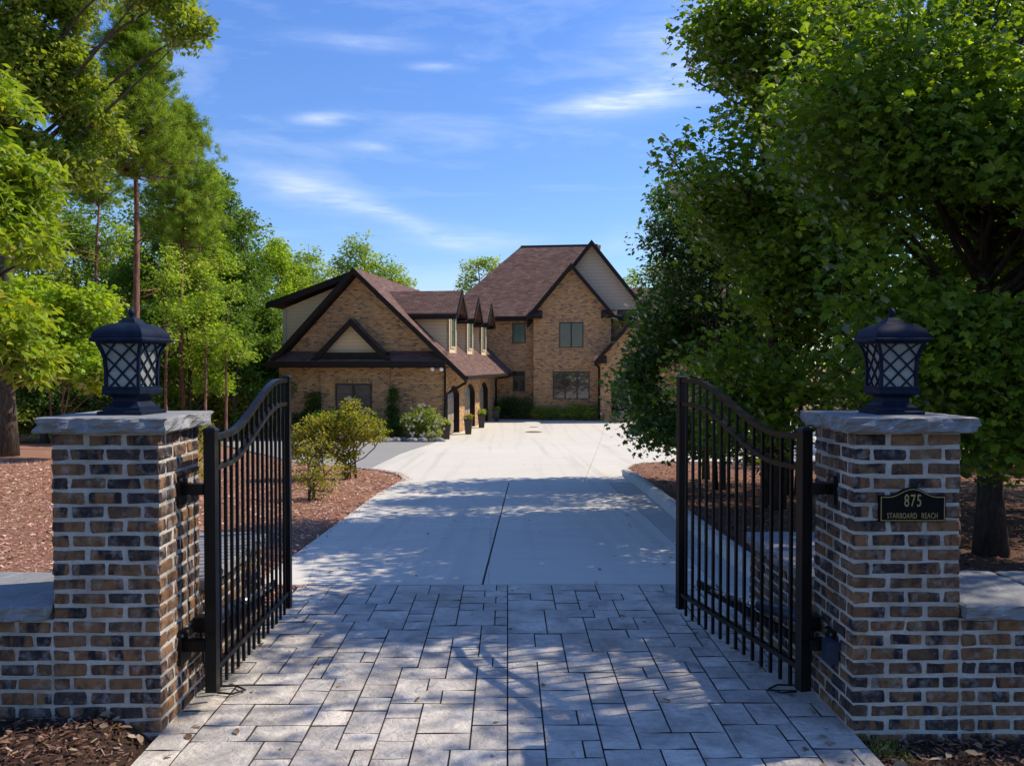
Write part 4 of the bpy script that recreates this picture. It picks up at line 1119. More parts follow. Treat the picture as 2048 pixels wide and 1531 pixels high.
# right wing
MB().box(9.604, 16, 15.0, 15.3, -.1, 5.2).obj('wing_wall', M['hbrick'], house)
roofslab('wing_roof', [(8.0, 14.5, 5.3), (16.5, 14.5, 5.3), (14.2, 17.6, 8.0), (8.0, 17.6, 8.0)], .16)
roofslab('wing_roof', [(16.5, 14.5, 5.3), (16.5, 21, 5.3), (14.2, 17.6, 8.0)], .16)
MB().box(8.0, 16.5, 14.42, 14.5, 5.1, 5.32).obj('fascia', M['trim'], house)
# entry gable with arched porch
T4, ex0, ex1, eax, eaz = 12.6, 6.29, 9.9, 8.1, 5.78
ek = 1.115
oc, ow, osp, oap = 8.05, 1.15, 1.75, 2.9
out = [(ex0, -.1), (oc - ow, -.1)]
Rr = ow
for i in range(15):
    a = PI - PI * i / 14; out.append((oc + Rr * math.cos(a), osp + Rr * math.sin(a)))
out += [(oc + ow, -.1), (ex1, -.1), (ex1, eaz - ek * (ex1 - eax) - .22), (eax, eaz - .22), (ex0, eaz - ek * (eax - ex0) - .22)]
MB().prism([(a, T4, b) for a, b in out], (0, .35, 0)).obj('porch_wall', M['hbrick'], house)
for rr_ in (Rr, Rr + .24):
    mb = MB(); n_ = 26
    for i in range(n_):
        a, b = PI * i / n_, PI * (i + .86) / n_
        P = lambda r, q: (oc + r * math.cos(q), T4 - .03, osp + r * math.sin(q))
        mb.prism([P(rr_ + .01, a), P(rr_ + .01, b), P(rr_ + .22, b), P(rr_ + .22, a)], (0, .05, 0), rotuv=True)
    mb.obj('brick_arch', M['hbrick'], house)
MB().box(ex0, ex0 + .3, T4 + .352, T3, -.1, 3.3).obj('porch_side_wall', M['hbrick'], house)
MB().box(oc - 1.0, oc + 1.0, T3 - .5, T3 - .4, .32, 2.7).obj('front_door', M['frame'], house)
mb = MB()
for i in range(9): mb.tube([(oc - .95 + i * .235, T4 + .5, .33), (oc - .95 + i * .235, T4 + .5, 2.75)], .012, 6)
mb.obj('iron_door_grille', M['iron'], house)
for k in range(3):
    MB().box(oc - 1.5 + k * .0, oc + 1.5, T4 - .95 + k * .31, T4 - .95 + (k + 1) * .31 - .003, -.05, .15 + k * .15).obj('step', M['hbrick'], house)
for s in (-1, 1):
    xe = eax + s * 2.1; ze = eaz - ek * 2.1
    roofslab('porch_roof', [(eax, 12.12, eaz), (xe, 12.12, ze), (xe, T3, ze), (eax, T3, eaz)], .14)
    rake(house, 12.117, eax, eaz, eax + s * 2.14, eaz - ek * 2.14, .28)
    xa, xb = sorted((eax + s * 1.45, eax + s * 2.15))
    MB().box(xa, xb, 12.1, 12.6, 3.27, 3.42).obj('eave_return', M['trim'], house)
    MB().prism([(xa, 12.1, 3.425), (xa, 12.597, 3.425), (xa, 12.597, 3.7)], (xb - xa, 0, 0)).obj('return_roof', M['roof'], house)
spout([(6.02, 12.4, 3.3), (6.1, 12.55, 3.15), (6.22, 12.56, 3.0), (6.22, 12.56, .1)])

def hw(x, y, z=0):
    """house coordinates to world"""
    return Vector((-2.75, 36.36, HG)) + Matrix.Rotation(HA, 3, 'Z') @ Vector((x, y, z))
# ------------------------------------------------------------------ plants
def T_(pts, faces):
    return np.array(pts, float), np.array(faces, int)
MAPLE = T_([(0, 0, 0), (-.40, .12, -.05), (-.33, .34, .03), (-.54, .66, -.09), (-.25, .70, .04), (0, 1.0, -.16), (.25, .70, .04), (.54, .66, -.09), (.33, .34, .03), (.40, .12, -.05)],
           [(0, 2, 1), (0, 4, 2), (2, 4, 3), (0, 6, 4), (4, 6, 5), (0, 8, 6), (6, 8, 7), (0, 9, 8)])
OVAL = T_([(0, 0, 0), (-.27, .35, .05), (-.2, .75, .04), (0, 1.0, -.04), (.2, .75, .04), (.27, .35, .05)], [(0, 3, 1), (1, 3, 2), (0, 5, 3), (5, 4, 3)])
LEAF2 = T_([(0, 0, 0), (-.30, .5, .07), (0, 1.0, -.03), (.30, .5, .07)], [(0, 2, 1), (0, 3, 2)])
LANCE = T_([(0, 0, 0), (-.21, .45, .04), (0, 1.0, -.05), (.21, .45, .04)], [(0, 2, 1), (0, 3, 2)])
NEEDLE = T_([(-.03, 0, 0), (.03, 0, 0), (0, 1, 0)], [(0, 1, 2)])
def norm(a): return a / (np.linalg.norm(a, axis=-1, keepdims=True) + 1e-9)
def leaf_cloud(centers, per, spread, size, tmpl, r, flat=.65, droop=.25, tilt=.55, sv=.5, hue=None):
    n = len(centers) * per; c = np.repeat(centers, per, 0)
    off = r.normal(0, 1, (n, 3)); off = norm(off) * (r.rand(n, 1) ** .45) * spread; off[:, 2] *= flat
    P = c + off
    up = norm(np.stack([r.normal(0, tilt, n), r.normal(0, tilt, n), np.ones(n)], -1))
    d = off * 1.0; d[:, 2] = 0; d = norm(d + r.normal(0, .6 * spread, (n, 3)) + 1e-6); d[:, 2] -= droop + r.rand(n) * droop
    y = norm(d - up * (d * up).sum(-1, keepdims=True)); x = np.cross(y, up)
    s_ = size * r.uniform(1 - sv, 1 + sv, n)
    tv, tf = tmpl; k = len(tv)
    V_ = P[:, None, :] + (x[:, None, :] * tv[None, :, 0:1] + y[:, None, :] * tv[None, :, 1:2] + up[:, None, :] * tv[None, :, 2:3]) * s_[:, None, None]
    F_ = (tf[None] + (np.arange(n) * k)[:, None, None]).reshape(-1, 3)
    cv = np.repeat(hue if hue is not None else r.rand(len(centers)), per)
    a = np.clip(cv * .55 + r.rand(n) * .45, 0, 1)
    return V_.reshape(-1, 3), F_, np.repeat(a, k)
def n3(p, k, s):
    return (np.sin(p[:, 0] * k + s) * np.sin(p[:, 1] * k * 1.1 + 2 * s) + np.sin(p[:, 2] * k * 1.3 + 3 * s + p[:, 0] * k * .5)) * .5
def make_tree(label, base, lobes, ntip, per, leaf, size, trunk_r, seed, name='tree', group=None, spread=.38, bark='bark', tmpl=None,
              trunk_top=None, holes=.25, nlimb=None, tilt=.85, droop=.25, flat=.65, lean=(0, 0), cat='tree', stems=1, shell=.42):
    """lobes: world-space ellipsoids (x, y, z, rx, ry, rz)"""
    r = np.random.RandomState(seed); bx, by = base; bz = float(groundz(bx, by)) - .05
    t = thing(name, label, cat, (bx, by, bz), 0, group)
    L = np.array(lobes, float); wv = (L[:, 3] * L[:, 4] * L[:, 5]) ** .7; wv /= wv.sum()
    pick = r.choice(len(L), int(ntip * 1.6), p=wv); d = norm(r.normal(0, 1, (len(pick), 3))); rad = r.rand(len(pick), 1) ** shell
    P = L[pick, :3] + d * rad * L[pick, 3:6] * (1 + .16 * n3(d * 3 + pick[:, None], 2.2, seed)[:, None])
    keep = n3(P, 1.7, seed * .7) > -.95 + holes * 1.45
    keep &= P[:, 2] > bz + .12
    P = P[keep][:ntip]
    top = L[:, 2].argmax(); tz = trunk_top if trunk_top else L[top, 2] + L[top, 5] * .3
    tops = []
    mb = MB(); nodes = []
    for s_ in range(stems):
        a = r.rand() * 2 * PI
        off = (0, 0) if stems == 1 else (math.cos(a) * .12, math.sin(a) * .12)
        lt = L[top] if stems == 1 else L[r.randint(len(L))]
        npt = 9; pts = []
        for i in range(npt):
            f = i / (npt - 1)
            x = bx + off[0] + (lt[0] * .6 + bx * .4 + lean[0] - bx) * f ** 1.5 + r.normal(0, .04) * f * 2
            y = by + off[1] + (lt[1] * .6 + by * .4 + lean[1] - by) * f ** 1.5 + r.normal(0, .04) * f * 2
            pts.append(np.array((x, y, bz + (tz - bz) * f)))
        rr = [trunk_r / math.sqrt(stems) * ((1.35 if i == 0 else 1) * (1 - .82 * i / (npt - 1))) for i in range(npt)]
        mb.tube(pts, rr, 9 if trunk_r > .1 else 6); tops.append((pts, rr)); nodes += [(p, q) for p, q in zip(pts[3:], rr[3:])]
    nl = nlimb or max(5, ntip // 38)
    cand = P[r.choice(len(P), min(len(P), 400), replace=False)]
    sel = [0]
    dist = np.linalg.norm(cand - cand[0], axis=1)
    for _ in range(nl - 1):
        k = int(dist.argmax()); sel.append(k); dist = np.minimum(dist, np.linalg.norm(cand - cand[k], axis=1))
    for k in sel:
        e = cand[k]; pts, rr = tops[r.randint(len(tops))]
        hd = math.hypot(e[0] - pts[4][0], e[1] - pts[4][1]); z0 = e[2] - hd * .55 - .2
        f = min(.97, max(.2, (z0 - bz) / (tz - bz))); ii = f * (len(pts) - 1); i0 = int(ii); i1 = min(i0 + 1, len(pts) - 1)
        s0 = pts[i0] * (1 - (ii - i0)) + pts[i1] * (ii - i0); r0 = min(rr[i0] * .5, .085)
        md = s0 * .5 + e * .5; md[2] += .12 * np.linalg.norm(e - s0) * (1 if r.rand() < .7 else -.3); md += r.normal(0, .08, 3)
        q = [s0 * (1 - u) ** 2 + md * 2 * u * (1 - u) + e * u * u + r.normal(0, .02, 3) * (0 < u < 1) for u in np.linspace(0, 1, 7)]
        rad_ = [max(.012, r0 * (1 - .85 * u)) for u in np.linspace(0, 1, 7)]
        mb.tube(q, rad_, 6, cap=False); nodes += [(a_, b_) for a_, b_ in zip(q[2:], rad_[2:])]
    NP = np.array([a_ for a_, _ in nodes]); NR = [b_ for _, b_ in nodes]
    for p in P[::2]:
        dd = np.linalg.norm(NP - p, axis=1) + .6 * np.maximum(0, NP[:, 2] - p[2]); k = int(dd.argmin())
        a_ = NP[k]; m_ = a_ * .5 + p * .5; m_[2] += .06
        tr = min(NR[k] * .6, .02 + trunk_r * .04); mb.tube([a_, m_, p], [tr, tr * .6, .004], 3, cap=False)
    trunk = mb.obj('trunk', M[bark], t, smooth=True)
    trunk.matrix_parent_inverse = t.matrix_basis.inverted()
    V_, F_, a = leaf_cloud(P, per, spread, size, tmpl or OVAL, r, flat, droop, tilt)
    cr = link('crown', np_mesh('crown', V_, F_, M[leaf], a), t)
    for o_ in (trunk, cr): o_.matrix_parent_inverse = Matrix.Translation((-bx, -by, -bz))
    return t
def ax(px, Y): return (px - 1015) / 1680 * Y
def az(py, Y): return 2.09 + (730 - py) * Y / 1680
def lobe(px, py, Y, rx, rz, ry=None):
    """ellipsoid standing at distance Y on the sight line of a spot in the photograph, radii in metres"""
    return (ax(px, Y), Y, az(py, Y), rx, ry or rx, rz)

# right side: maples and companions
make_tree('broad leafed maple with low dark boughs just right of the plaque pillar', (5.45, 9.4),
          [(5.0, 9.6, 5.2, 2.1, 1.8, 1.3), (6.2, 9.2, 3.4, 1.8, 1.7, 1.5), (7.2, 9.2, 4.1, 1.8, 1.8, 1.5), (4.3, 8.3, 3.0, 1.2, .8, 1.4), (4.9, 8.4, 1.9, 1.0, .7, .8), (3.8, 8.6, 4.4, 1.0, .9, 1.2), (4.7, 8.3, 3.4, 1.0, .8, 1.2), (4.85, 8.1, 2.5, .8, .6, .9), lobe(1990, 520, 8.2, .9, 1.0, .6), lobe(1950, 660, 8.0, .7, .7, .5), lobe(2045, 420, 8.3, .8, .8), lobe(2000, 600, 8.5, .9, .9, .5), lobe(1990, 880, 8.4, .5, .3), (4.75, 8.0, 4.2, .9, .7, .9), (5.4, 10.2, 2.3, 1.5, 1.3, 1.1), (6.7, 8.4, 1.9, 1.1, 1.0, .8), (7.6, 7.6, 3.8, 1.8, 1.6, 2.2)],
          3600, 20, 'lf_maple', .082, .15, 21, 'maple_tree', None, .36, 'bark_dark', MAPLE, holes=.55, tilt=.7)
make_tree('tall maple behind the right gate leaf, its crown reaching the top of the picture', (4.25, 13.4),
          [(4.7, 12.9, 5.1, 2.0, 2.0, 1.8), (5.5, 12.6, 7.2, 2.4, 2.2, 1.3), (4.3, 12.8, 6.9, 1.4, 1.5, 1.4), (7.0, 12.8, 6.9, 1.8, 1.8, 1.2), lobe(1435, 265, 12.6, .7, .9), lobe(1480, 420, 12.6, .9, 1.0), lobe(1455, 110, 12.6, .55, .8), lobe(1500, 600, 12.3, .8, .8), lobe(1450, 690, 12.2, .6, .4), lobe(1600, 560, 12.0, 1.0, 1.2), lobe(1430, 300, 12.3, .85, .8), lobe(1395, 255, 12.9, .5, .5), lobe(1450, 370, 13.1, .9, .8), lobe(1480, 250, 12.9, .9, .9), lobe(1440, 740, 12.6, .8, .7), lobe(1500, 830, 12.6, .9, .6), lobe(1400, 60, 12.7, .35, .6), lobe(1410, 180, 12.7, .45, .5), lobe(1440, 40, 12.7, .5, .8), lobe(1700, 330, 12.2, 1.2, 1.2), (5.3, 13.1, 3.0, 1.9, 1.6, 1.6), (3.9, 12.2, 2.5, 1.0, 1.0, 1.0), (6.6, 12.9, 5.8, 2.0, 2.0, 2.2), (4.3, 11.4, 1.9, .9, .9, .7)],
          3300, 17, 'lf_maple', .084, .13, 22, 'maple_tree', None, .36, 'bark_dark', MAPLE, stems=3, holes=.47, tilt=.7)
make_tree('dark leafed tree at the bend of the kerb, branches hanging to the ground', (4.35, 18.1),
          [lobe(1330, 845, 17.0, .7, .4), lobe(1400, 870, 16.6, .9, .42), lobe(1490, 880, 15.2, .9, .42), lobe(1290, 740, 17.2, .6, .7), lobe(1345, 790, 17.4, 1.25, 1.3), lobe(1400, 690, 17.8, 1.7, 1.5), lobe(1350, 640, 17.6, .95, .8), (5.4, 18.0, 3.4, 1.9, 1.8, 1.7), (4.6, 17.2, 1.4, 1.5, 1.3, .85), (4.4, 18.4, 5.0, 1.5, 1.7, 1.3), (6.2, 18.2, 5.2, 1.6, 1.6, 1.7)],
          1500, 16, 'lf_dark', .095, .1, 23, 'sweetgum_tree', None, .33, 'bark_dark', MAPLE, holes=.5, stems=2)
make_tree('slim small leafed tree with a dark crown rising left of the tall maple', (4.0, 16.0),
          [lobe(1395, 470, 15.8, 1.05, 1.25), lobe(1360, 560, 15.6, .75, .7), lobe(1340, 400, 15.8, .42, .5), lobe(1390, 370, 15.9, .6, .6), lobe(1470, 480, 15.9, 1.0, 1.5), lobe(1330, 480, 15.6, .45, .5)],
          560, 24, 'lf_dark', .075, .08, 24, 'crape_myrtle_tree', None, .30, 'bark_dark', OVAL, holes=.2, stems=3)
make_tree('maple standing deeper in the shade beyond the plaque pillar', (8.6, 13.2),
          [(8.4, 13.0, 4.4, 2.4, 2.2, 2.4), (9.6, 13.4, 4.8, 2.2, 2.2, 1.5), (8.2, 13.2, 1.9, 1.9, 1.6, 1.1), (7.8, 13.3, 6.3, 1.5, 1.5, 1.0)],
          900, 20, 'lf_maple', .13, .14, 25, 'maple_tree', None, .42, 'bark_dark', OVAL, holes=.25)
make_tree('tall open tree whose high thin boughs reach over the gate from the right', (9.6, 7.4),
          [(6.4, 7.6, 8.0, 2.2, 1.7, .7), (8.0, 8.4, 8.4, 1.9, 1.7, .8), (7.6, 6.6, 7.8, 1.6, 1.3, .6), (9.6, 7.4, 8.8, 1.6, 1.6, .9), (5.2, 8.6, 7.6, 1.1, 1.0, .5)],
          500, 10, 'lf_maple', .10, .15, 27, 'tree', None, .34, 'bark_dark', OVAL, holes=.5, trunk_top=8.6)
make_tree('leaning thin tree between the two maples, mostly hidden by their leaves', (5.15, 15.2),
          [(5.6, 15.4, 6.4, 1.5, 1.4, 1.6), (6.4, 15.6, 4.2, 1.4, 1.3, 1.5)], 260, 18, 'lf_dark', .10, .08, 26, 'tree', None, .36, 'bark_dark', OVAL, stems=2)
make_tree('broad tree at the picture edge whose shade dapples the stamped apron', (9.4, 8.2),
          [(9.0, 8.4, 4.6, 1.6, 1.6, 1.6), (9.0, 7.6, 3.0, 1.5, 1.5, 1.1)], 330, 18, 'lf_maple', .13, .17, 27, 'maple_tree', None, .42, 'bark_dark', MAPLE, holes=.45)
for i, (x, y, h, rr, lab) in enumerate([(12.5, 17.5, 9.5, 2.8, 'woodland tree with a rounded crown behind the shaded maples'), (16, 24, 10.5, 3.2, 'woodland tree at the far end of the right hand mulch bed'),
                                   (20, 33, 12, 3.6, 'tall woodland tree right of the house, behind the maples'), (25, 42, 12, 4, 'woodland tree farthest to the right beyond the court'), (15.5, 13, 9, 2.6, 'woodland tree outside the right edge of the garden')]):
    make_tree(lab, (x, y), [(x, y, h * .62, rr, rr, h * .26), (x - .8, y - .5, h * .38, rr * .8, rr * .8, h * .17), (x + .5, y, h * .85, rr * .7, rr * .7, h * .16)], 420, 22, 'lf_wood', .17, .18, 60 + i, 'tree', 'trees of the woods', .6, 'bark', LEAF2)
# left side
make_tree('large oak at the left edge, its high boughs hanging over the pine', (-15.0, 25.0),
          [lobe(30, 90, 24, 1.6, 1.5), lobe(110, 60, 24, 1.1, 1.0), lobe(160, 30, 24, .6, .6), lobe(375, 60, 23, .65, 1.0), lobe(320, -10, 23, 1.1, .5), lobe(385, 130, 23, .5, .7), lobe(130, 190, 24.5, 1.3, .9), lobe(180, 270, 24, 1.0, .9), lobe(90, 300, 24.5, 1.2, 1.0), lobe(20, 330, 25, 1.5, 1.3), lobe(60, 210, 24, 1.3, .9), lobe(85, 140, 24, 1.2, .9), lobe(150, 120, 24, .7, .7), lobe(205, 215, 24, .6, .6), lobe(130, 340, 24, 1.0, .7), lobe(80, -110, 24, 4, 1.2), lobe(-120, 120, 25, 2.5, 3.5)],
          2900, 24, 'lf_oak', .17, .34, 31, 'oak_tree', None, .34, 'bark', LEAF2, holes=.38, droop=.6, tilt=1.0)
make_tree('yellow green hickory with drooping leaves at the far left', (-11.6, 16.8),
          [lobe(20, 300, 16.5, .85, 1.25), lobe(-20, 450, 16.3, 1.1, 1.3), lobe(75, 360, 16.7, .45, .5), lobe(10, 620, 16.2, .75, .9), lobe(50, 720, 16.5, .55, .5), lobe(-120, 300, 16.5, 1.6, 2.6), lobe(-30, 190, 16.5, .8, .5), lobe(-60, 640, 16.5, 1, 1.2)],
          900, 22, 'lf_yellow', .21, .16, 32, 'hickory_tree', None, .36, 'bark', LANCE, holes=.45, droop=.6, tilt=.9)
make_tree('small bright maple sapling with pale forked stems left of the left pillar', (-12.9, 24.2),
          [lobe(120, 680, 24.2, 1.25, .9), lobe(200, 740, 24, .9, .55), lobe(60, 620, 24.5, 1.1, .9), lobe(170, 610, 24.5, .9, .7)], 520, 20, 'lf_bright', .13, .06, 33, 'maple_sapling', None, .34, 'bark_pine', MAPLE, stems=3)
def pine(label, base, top, zlo, w_, seed, ntip=520, tr=.16):
    r = np.random.RandomState(seed); bx, by = base; bz = float(groundz(bx, by)) - .05
    t = thing('pine_tree', label, 'pine', (bx, by, bz), 0, 'pines among the left woods'); mb = MB()
    npt = 12; pts = [np.array((bx + .12 * math.sin(i * .9 + seed) * i / npt, by + .1 * math.cos(i * .7) * i / npt, bz + (top - bz) * i / (npt - 1))) for i in range(npt)]
    mb.tube(pts, [tr * (1.3 if i == 0 else 1) * (1 - .85 * i / (npt - 1)) for i in range(npt)], 9)
    tips = []
    nb = ntip // 9
    for i in range(nb):
        f = (i + r.rand()) / nb; z = zlo + (top - zlo) * f; a = r.rand() * 2 * PI
        ln = w_ * (1 - f) ** .65 * r.uniform(.45, 1.1) + .25
        if f < .15: ln *= .8
        s0 = np.array((bx, by, z)); e = s0 + np.array((math.cos(a) * ln, math.sin(a) * ln, ln * r.uniform(-.05, .4)))
        md = (s0 + e) / 2 + np.array((0, 0, -.08 * ln)); mb.tube([s0, md, e], [.035 * (1.1 - f), .02, .008], 4, cap=False)
        for k in range(9):
            u = r.uniform(.3, 1.05); q = s0 * (1 - u) + e * u + r.normal(0, .16, 3) * (.5 + ln * .35); q[2] += .08; tips.append(q)
    for k in range(7):
        a = r.rand() * 6.28; z = r.uniform(bz + 4, zlo); ln = r.uniform(.6, 2.2); mb.tube([(bx, by, z), (bx + math.cos(a) * ln * .5, by + math.sin(a) * ln * .5, z + .1), (bx + math.cos(a) * ln, by + math.sin(a) * ln, z + .3)], [.03, .02, .006], 4)
    tk = mb.obj('trunk', M['bark_pine'], t, smooth=True)
    P = np.array(tips); n = len(P) * 56; c = np.repeat(P, 56, 0)
    d = norm(r.normal(0, 1, (n, 3)) + np.array([0, 0, .5])); side_ = norm(np.cross(d, r.normal(0, 1, (n, 3)))); nn = np.cross(d, side_)
    ln = .21 * r.uniform(.6, 1.2, n); tv, tf = NEEDLE
    V_ = c[:, None] + (side_[:, None] * tv[None, :, 0:1] * 1.6 + d[:, None] * tv[None, :, 1:2]) * ln[:, None, None] + r.normal(0, .05, (n, 1, 3))
    F_ = np.arange(n * 3).reshape(n, 3); a = np.clip(np.repeat(r.rand(len(P)), 56) * .6 + r.rand(n) * .4, 0, 1)
    cr = link('crown', np_mesh('crown', V_.reshape(-1, 3), F_, M['lf_pine'], np.repeat(a, 3)), t)
    for o_ in (tk, cr): o_.matrix_parent_inverse = Matrix.Translation((-bx, -by, -bz))
pine('tall pine with a bare red brown trunk, the highest tree left of the sky', (ax(276, 30), 30.0), az(40, 30), az(360, 30), 2.6, 3, 2200)
pine('second shorter pine with a ragged crown right of the tall pine', (ax(366, 35), 35.0), az(225, 35), az(500, 35), 2.2, 8, 1300, .13)
pine('thin pine with a bare trunk seen through the woods left of the tall pine', (ax(199, 38), 38.0), az(290, 38), az(410, 38), 1.6, 12, 450, .12)
woods = [(600, 515, 50, 1.3, 'small leafy tree touching the left slope of the garage roof'), (450, 345, 43, 1.5, 'narrow leafy tree half behind the second pine'), (402, 375, 39, 1.9, 'leafy tree at the wood edge right of the second pine'), (430, 300, 41, 1.3, 'slender leafy tree whose top stands right of the second pine'), (485, 400, 44, 2.0, 'leafy tree at the wood edge close to the garage gable'),
         (558, 455, 48, 1.7, 'leafy tree just left of the garage roof'), (330, 420, 42, 2.8, 'dense woodland tree behind the tall pine'), (240, 450, 44, 2.8, 'dense woodland tree behind the left lantern'),
         (150, 420, 43, 3.0, 'dense woodland tree between the oak and the tall pine'), (60, 400, 40, 3.0, 'dense woodland tree behind the oak trunk'), (-40, 380, 38, 3.2, 'dense woodland tree beyond the left edge'),
         (470, 560, 36.5, 1.9, 'lower leafy tree in front of the wood edge by the gate end'), (380, 600, 35.5, 2.0, 'lower leafy tree right of the left lantern'), (300, 610, 34.5, 1.7, 'lower leafy tree just behind the left lantern'),
         (200, 600, 36, 2.2, 'lower leafy tree behind the bright sapling'), (535, 610, 42, 1.8, 'lower leafy tree beside the garage wall'), (90, 590, 33, 2.2, 'lower leafy tree between oak trunk and sapling')]
for i, (px, py, Y, lab) in enumerate([(333, 560, 32, 'slender pale stemmed tree right of the left lantern'), (412, 600, 33, 'slender young tree between the lantern and the second pine trunk'), (452, 640, 34, 'slender pale stemmed tree above the left gate leaf')]):
    x = ax(px, Y); zt = az(py, Y)
    make_tree(lab, (x, Y), [(x, Y, zt, .8, .8, .9), (x + .3, Y, zt - 1.3, 1.0, .8, .5), (x - .4, Y, zt - 2.3, .9, .8, .4), (x + .1, Y, zt + .9, .5, .5, .6)], 130, 22, 'lf_wood', .12, .075, 180 + i, 'young_tree', 'trees of the woods', .34, 'bark_pine', LEAF2, holes=.4, trunk_top=zt + .8, tilt=.8)
for i, (px, py, Y, rr, lab) in enumerate(woods):
    x = ax(px, Y); zt = az(py, Y); gz_ = float(groundz(x, Y)); h = zt - gz_
    rs = np.random.RandomState(200 + i)
    lb = [(x, Y, zt - h * .1, rr * .4, rr * .4, h * .1)]
    nl_ = 12 if h > 8 else 8
    for k in range(nl_):
        f = .12 + .76 * k / nl_; lb.append((x + rs.uniform(-.75, .75) * rr * (1.15 - f * .6), Y + rs.uniform(-.7, .5) * rr, gz_ + h * f, rr * rs.uniform(.32, .62), rr * .5, h * .075))
    make_tree(lab, (x, Y), lb, 760 if h > 8 else 520, 26, ['lf_wood', 'lf_wood_dark', 'lf_oak', 'lf_wood', 'lf_wood_dark', 'lf_bright', 'lf_wood_dark'][i % 7], .15, .13, 100 + i, 'tree', 'trees of the woods', .42, 'bark', LEAF2, holes=.4, trunk_top=gz_ + h * .8, tilt=1.0)
# deep backdrop of the wood, one mass nobody could count
r = np.random.RandomState(77); pts = []
for i in range(2900):
    px = r.uniform(-260, 640); Y = r.uniform(50, 60); pts.append((ax(px, Y), Y, r.uniform(-1.2, float(np.interp(px, [-260, 100, 250, 380, 480, 560, 640], [17, 16, 14, 13.4, 11.6, 9.6, 8.2])))))
V_, F_, a = leaf_cloud(np.array(pts), 22, .8, .26, LEAF2, r, .8, .3, .7)
tag(link('far_woods', np_mesh('far_woods', V_, F_, M['lf_wood_dark'], a)), 'deep leafy mass of the woods behind the left hand trees', kind='stuff')
r = np.random.RandomState(78); pts = []
for i in range(900):
    x = r.uniform(16, 60); Y = r.uniform(50, 66); pts.append((x, Y, r.uniform(-1.2, 9.5)))
V_, F_, a = leaf_cloud(np.array(pts), 20, .9, .28, LEAF2, r, .8, .3, .7)
tag(link('far_woods', np_mesh('far_woods', V_, F_, M['lf_wood'], a)), 'leafy mass of the woods beyond the right of the house', kind='stuff')
for i, (lab, bpx, lbs, n_) in enumerate([('airy tree with a tall tip rising behind the garage ridge', 745, [lobe(720, 500, 62, 1.1, 1.2), lobe(745, 545, 62, 2.0, 1.3), lobe(790, 560, 62, 1.5, 1.1), lobe(690, 540, 62, 1.0, 1.1), lobe(760, 620, 62, 2.6, 2.2)], 430),
                                   ('small tree top showing left of the garage gable peak', 625, [lobe(622, 520, 60, .8, 1.0), lobe(640, 560, 60, 1.5, 1.2), lobe(600, 580, 60, 1.1, 1.2), lobe(630, 640, 60, 2.2, 2.2)], 300),
                                   ('thin airy tree behind the hip of the main roof', 965, [lobe(948, 530, 66, .9, .7), lobe(985, 535, 66, 1.0, .8), lobe(940, 565, 66, 1.0, .8), lobe(965, 640, 66, 2.6, 2.6)], 260),
                                   ('tree tops showing over the right wing of the house', 1285, [lobe(1280, 560, 66, 1.4, 1.0), lobe(1330, 540, 66, 1.7, 1.3), lobe(1310, 640, 66, 3, 2.6)], 260)]):
    Y = lbs[0][1]; make_tree(lab, (ax(bpx, Y), Y), lbs, n_, 26, 'lf_wood', .2, .15, 300 + i, 'tree', 'trees behind the house', .5, 'bark', LEAF2, holes=.25, tilt=.7)

# shrubs
def shrub(label, base, lobes, ntip, per, leaf, size, seed, name='shrub', spread=.12, stems=6, flowers=None, tmpl=None, bark='bark', holes=.1, group=None):
    t = make_tree(label, base, lobes, ntip, per, leaf, size, .035, seed, name, group, spread, bark, tmpl or LEAF2, holes=holes, stems=stems, cat='shrub', shell=.38, nlimb=max(6, ntip // 16))
    if flowers:
        fm, nf, fs = flowers; r = np.random.RandomState(seed + 5); L = np.array(lobes); k = r.randint(len(L), size=nf); d = norm(r.normal(0, 1, (nf, 3)) + np.array([.1, -.6, .35]))
        P = L[k, :3] + d * L[k, 3:6] * 1.02; mb = MB()
        for p in P:
            for j in range(6):
                a = j * PI / 3; c = Vector(p); u = Vector((math.cos(a), -.25, math.sin(a))) * fs; w_ = Vector((-math.sin(a), 0, math.cos(a))) * fs * .45
                mb.face([c, c + u * .6 + w_, c + u, c + u * .6 - w_])
        f = mb.obj('flowers', M[fm], t); f.matrix_parent_inverse = Matrix.Translation((-base[0], -base[1], -t.location.z)); f['kind'] = 'stuff'
    return t
shrub('rose of sharon shrub with pink flowers at the tip of the mulch bed', (-3.42, 18.4),
      [lobe(715, 850, 18.3, .5, .42), lobe(690, 900, 18.2, .35, .3), lobe(745, 865, 18.4, .32, .28), lobe(700, 815, 18.4, .3, .22), lobe(670, 870, 18.2, .35, .3), lobe(690, 935, 18.2, .28, .2)], 330, 16, 'lf_shrub', .06, 401, 'shrub', .12, 6, ('flower_p', 7, .05), holes=.2)
shrub('open stemmed olive shrub left of the pink flowered shrub', (-4.1, 18.3),
      [lobe(635, 860, 18.1, .5, .36), lobe(610, 880, 18.1, .4, .3), lobe(660, 850, 18.2, .35, .3), lobe(605, 905, 18, .35, .25), lobe(645, 905, 18.1, .35, .22)], 300, 16, 'lf_shrub', .06, 402, 'shrub', .12, 6, ('flower_p', 2, .045), holes=.25)
shrub('leggy young shrub with sparse leaves nearest the gate in the left bed', (-3.35, 14.6),
      [lobe(640, 970, 14.6, .3, .22), lobe(625, 930, 14.5, .4, .3), lobe(655, 940, 14.6, .28, .4), lobe(608, 960, 14.5, .2, .25), lobe(630, 890, 14.6, .4, .25)], 95, 12, 'lf_shrub', .055, 403, 'shrub', .13, 4, None, holes=.2)
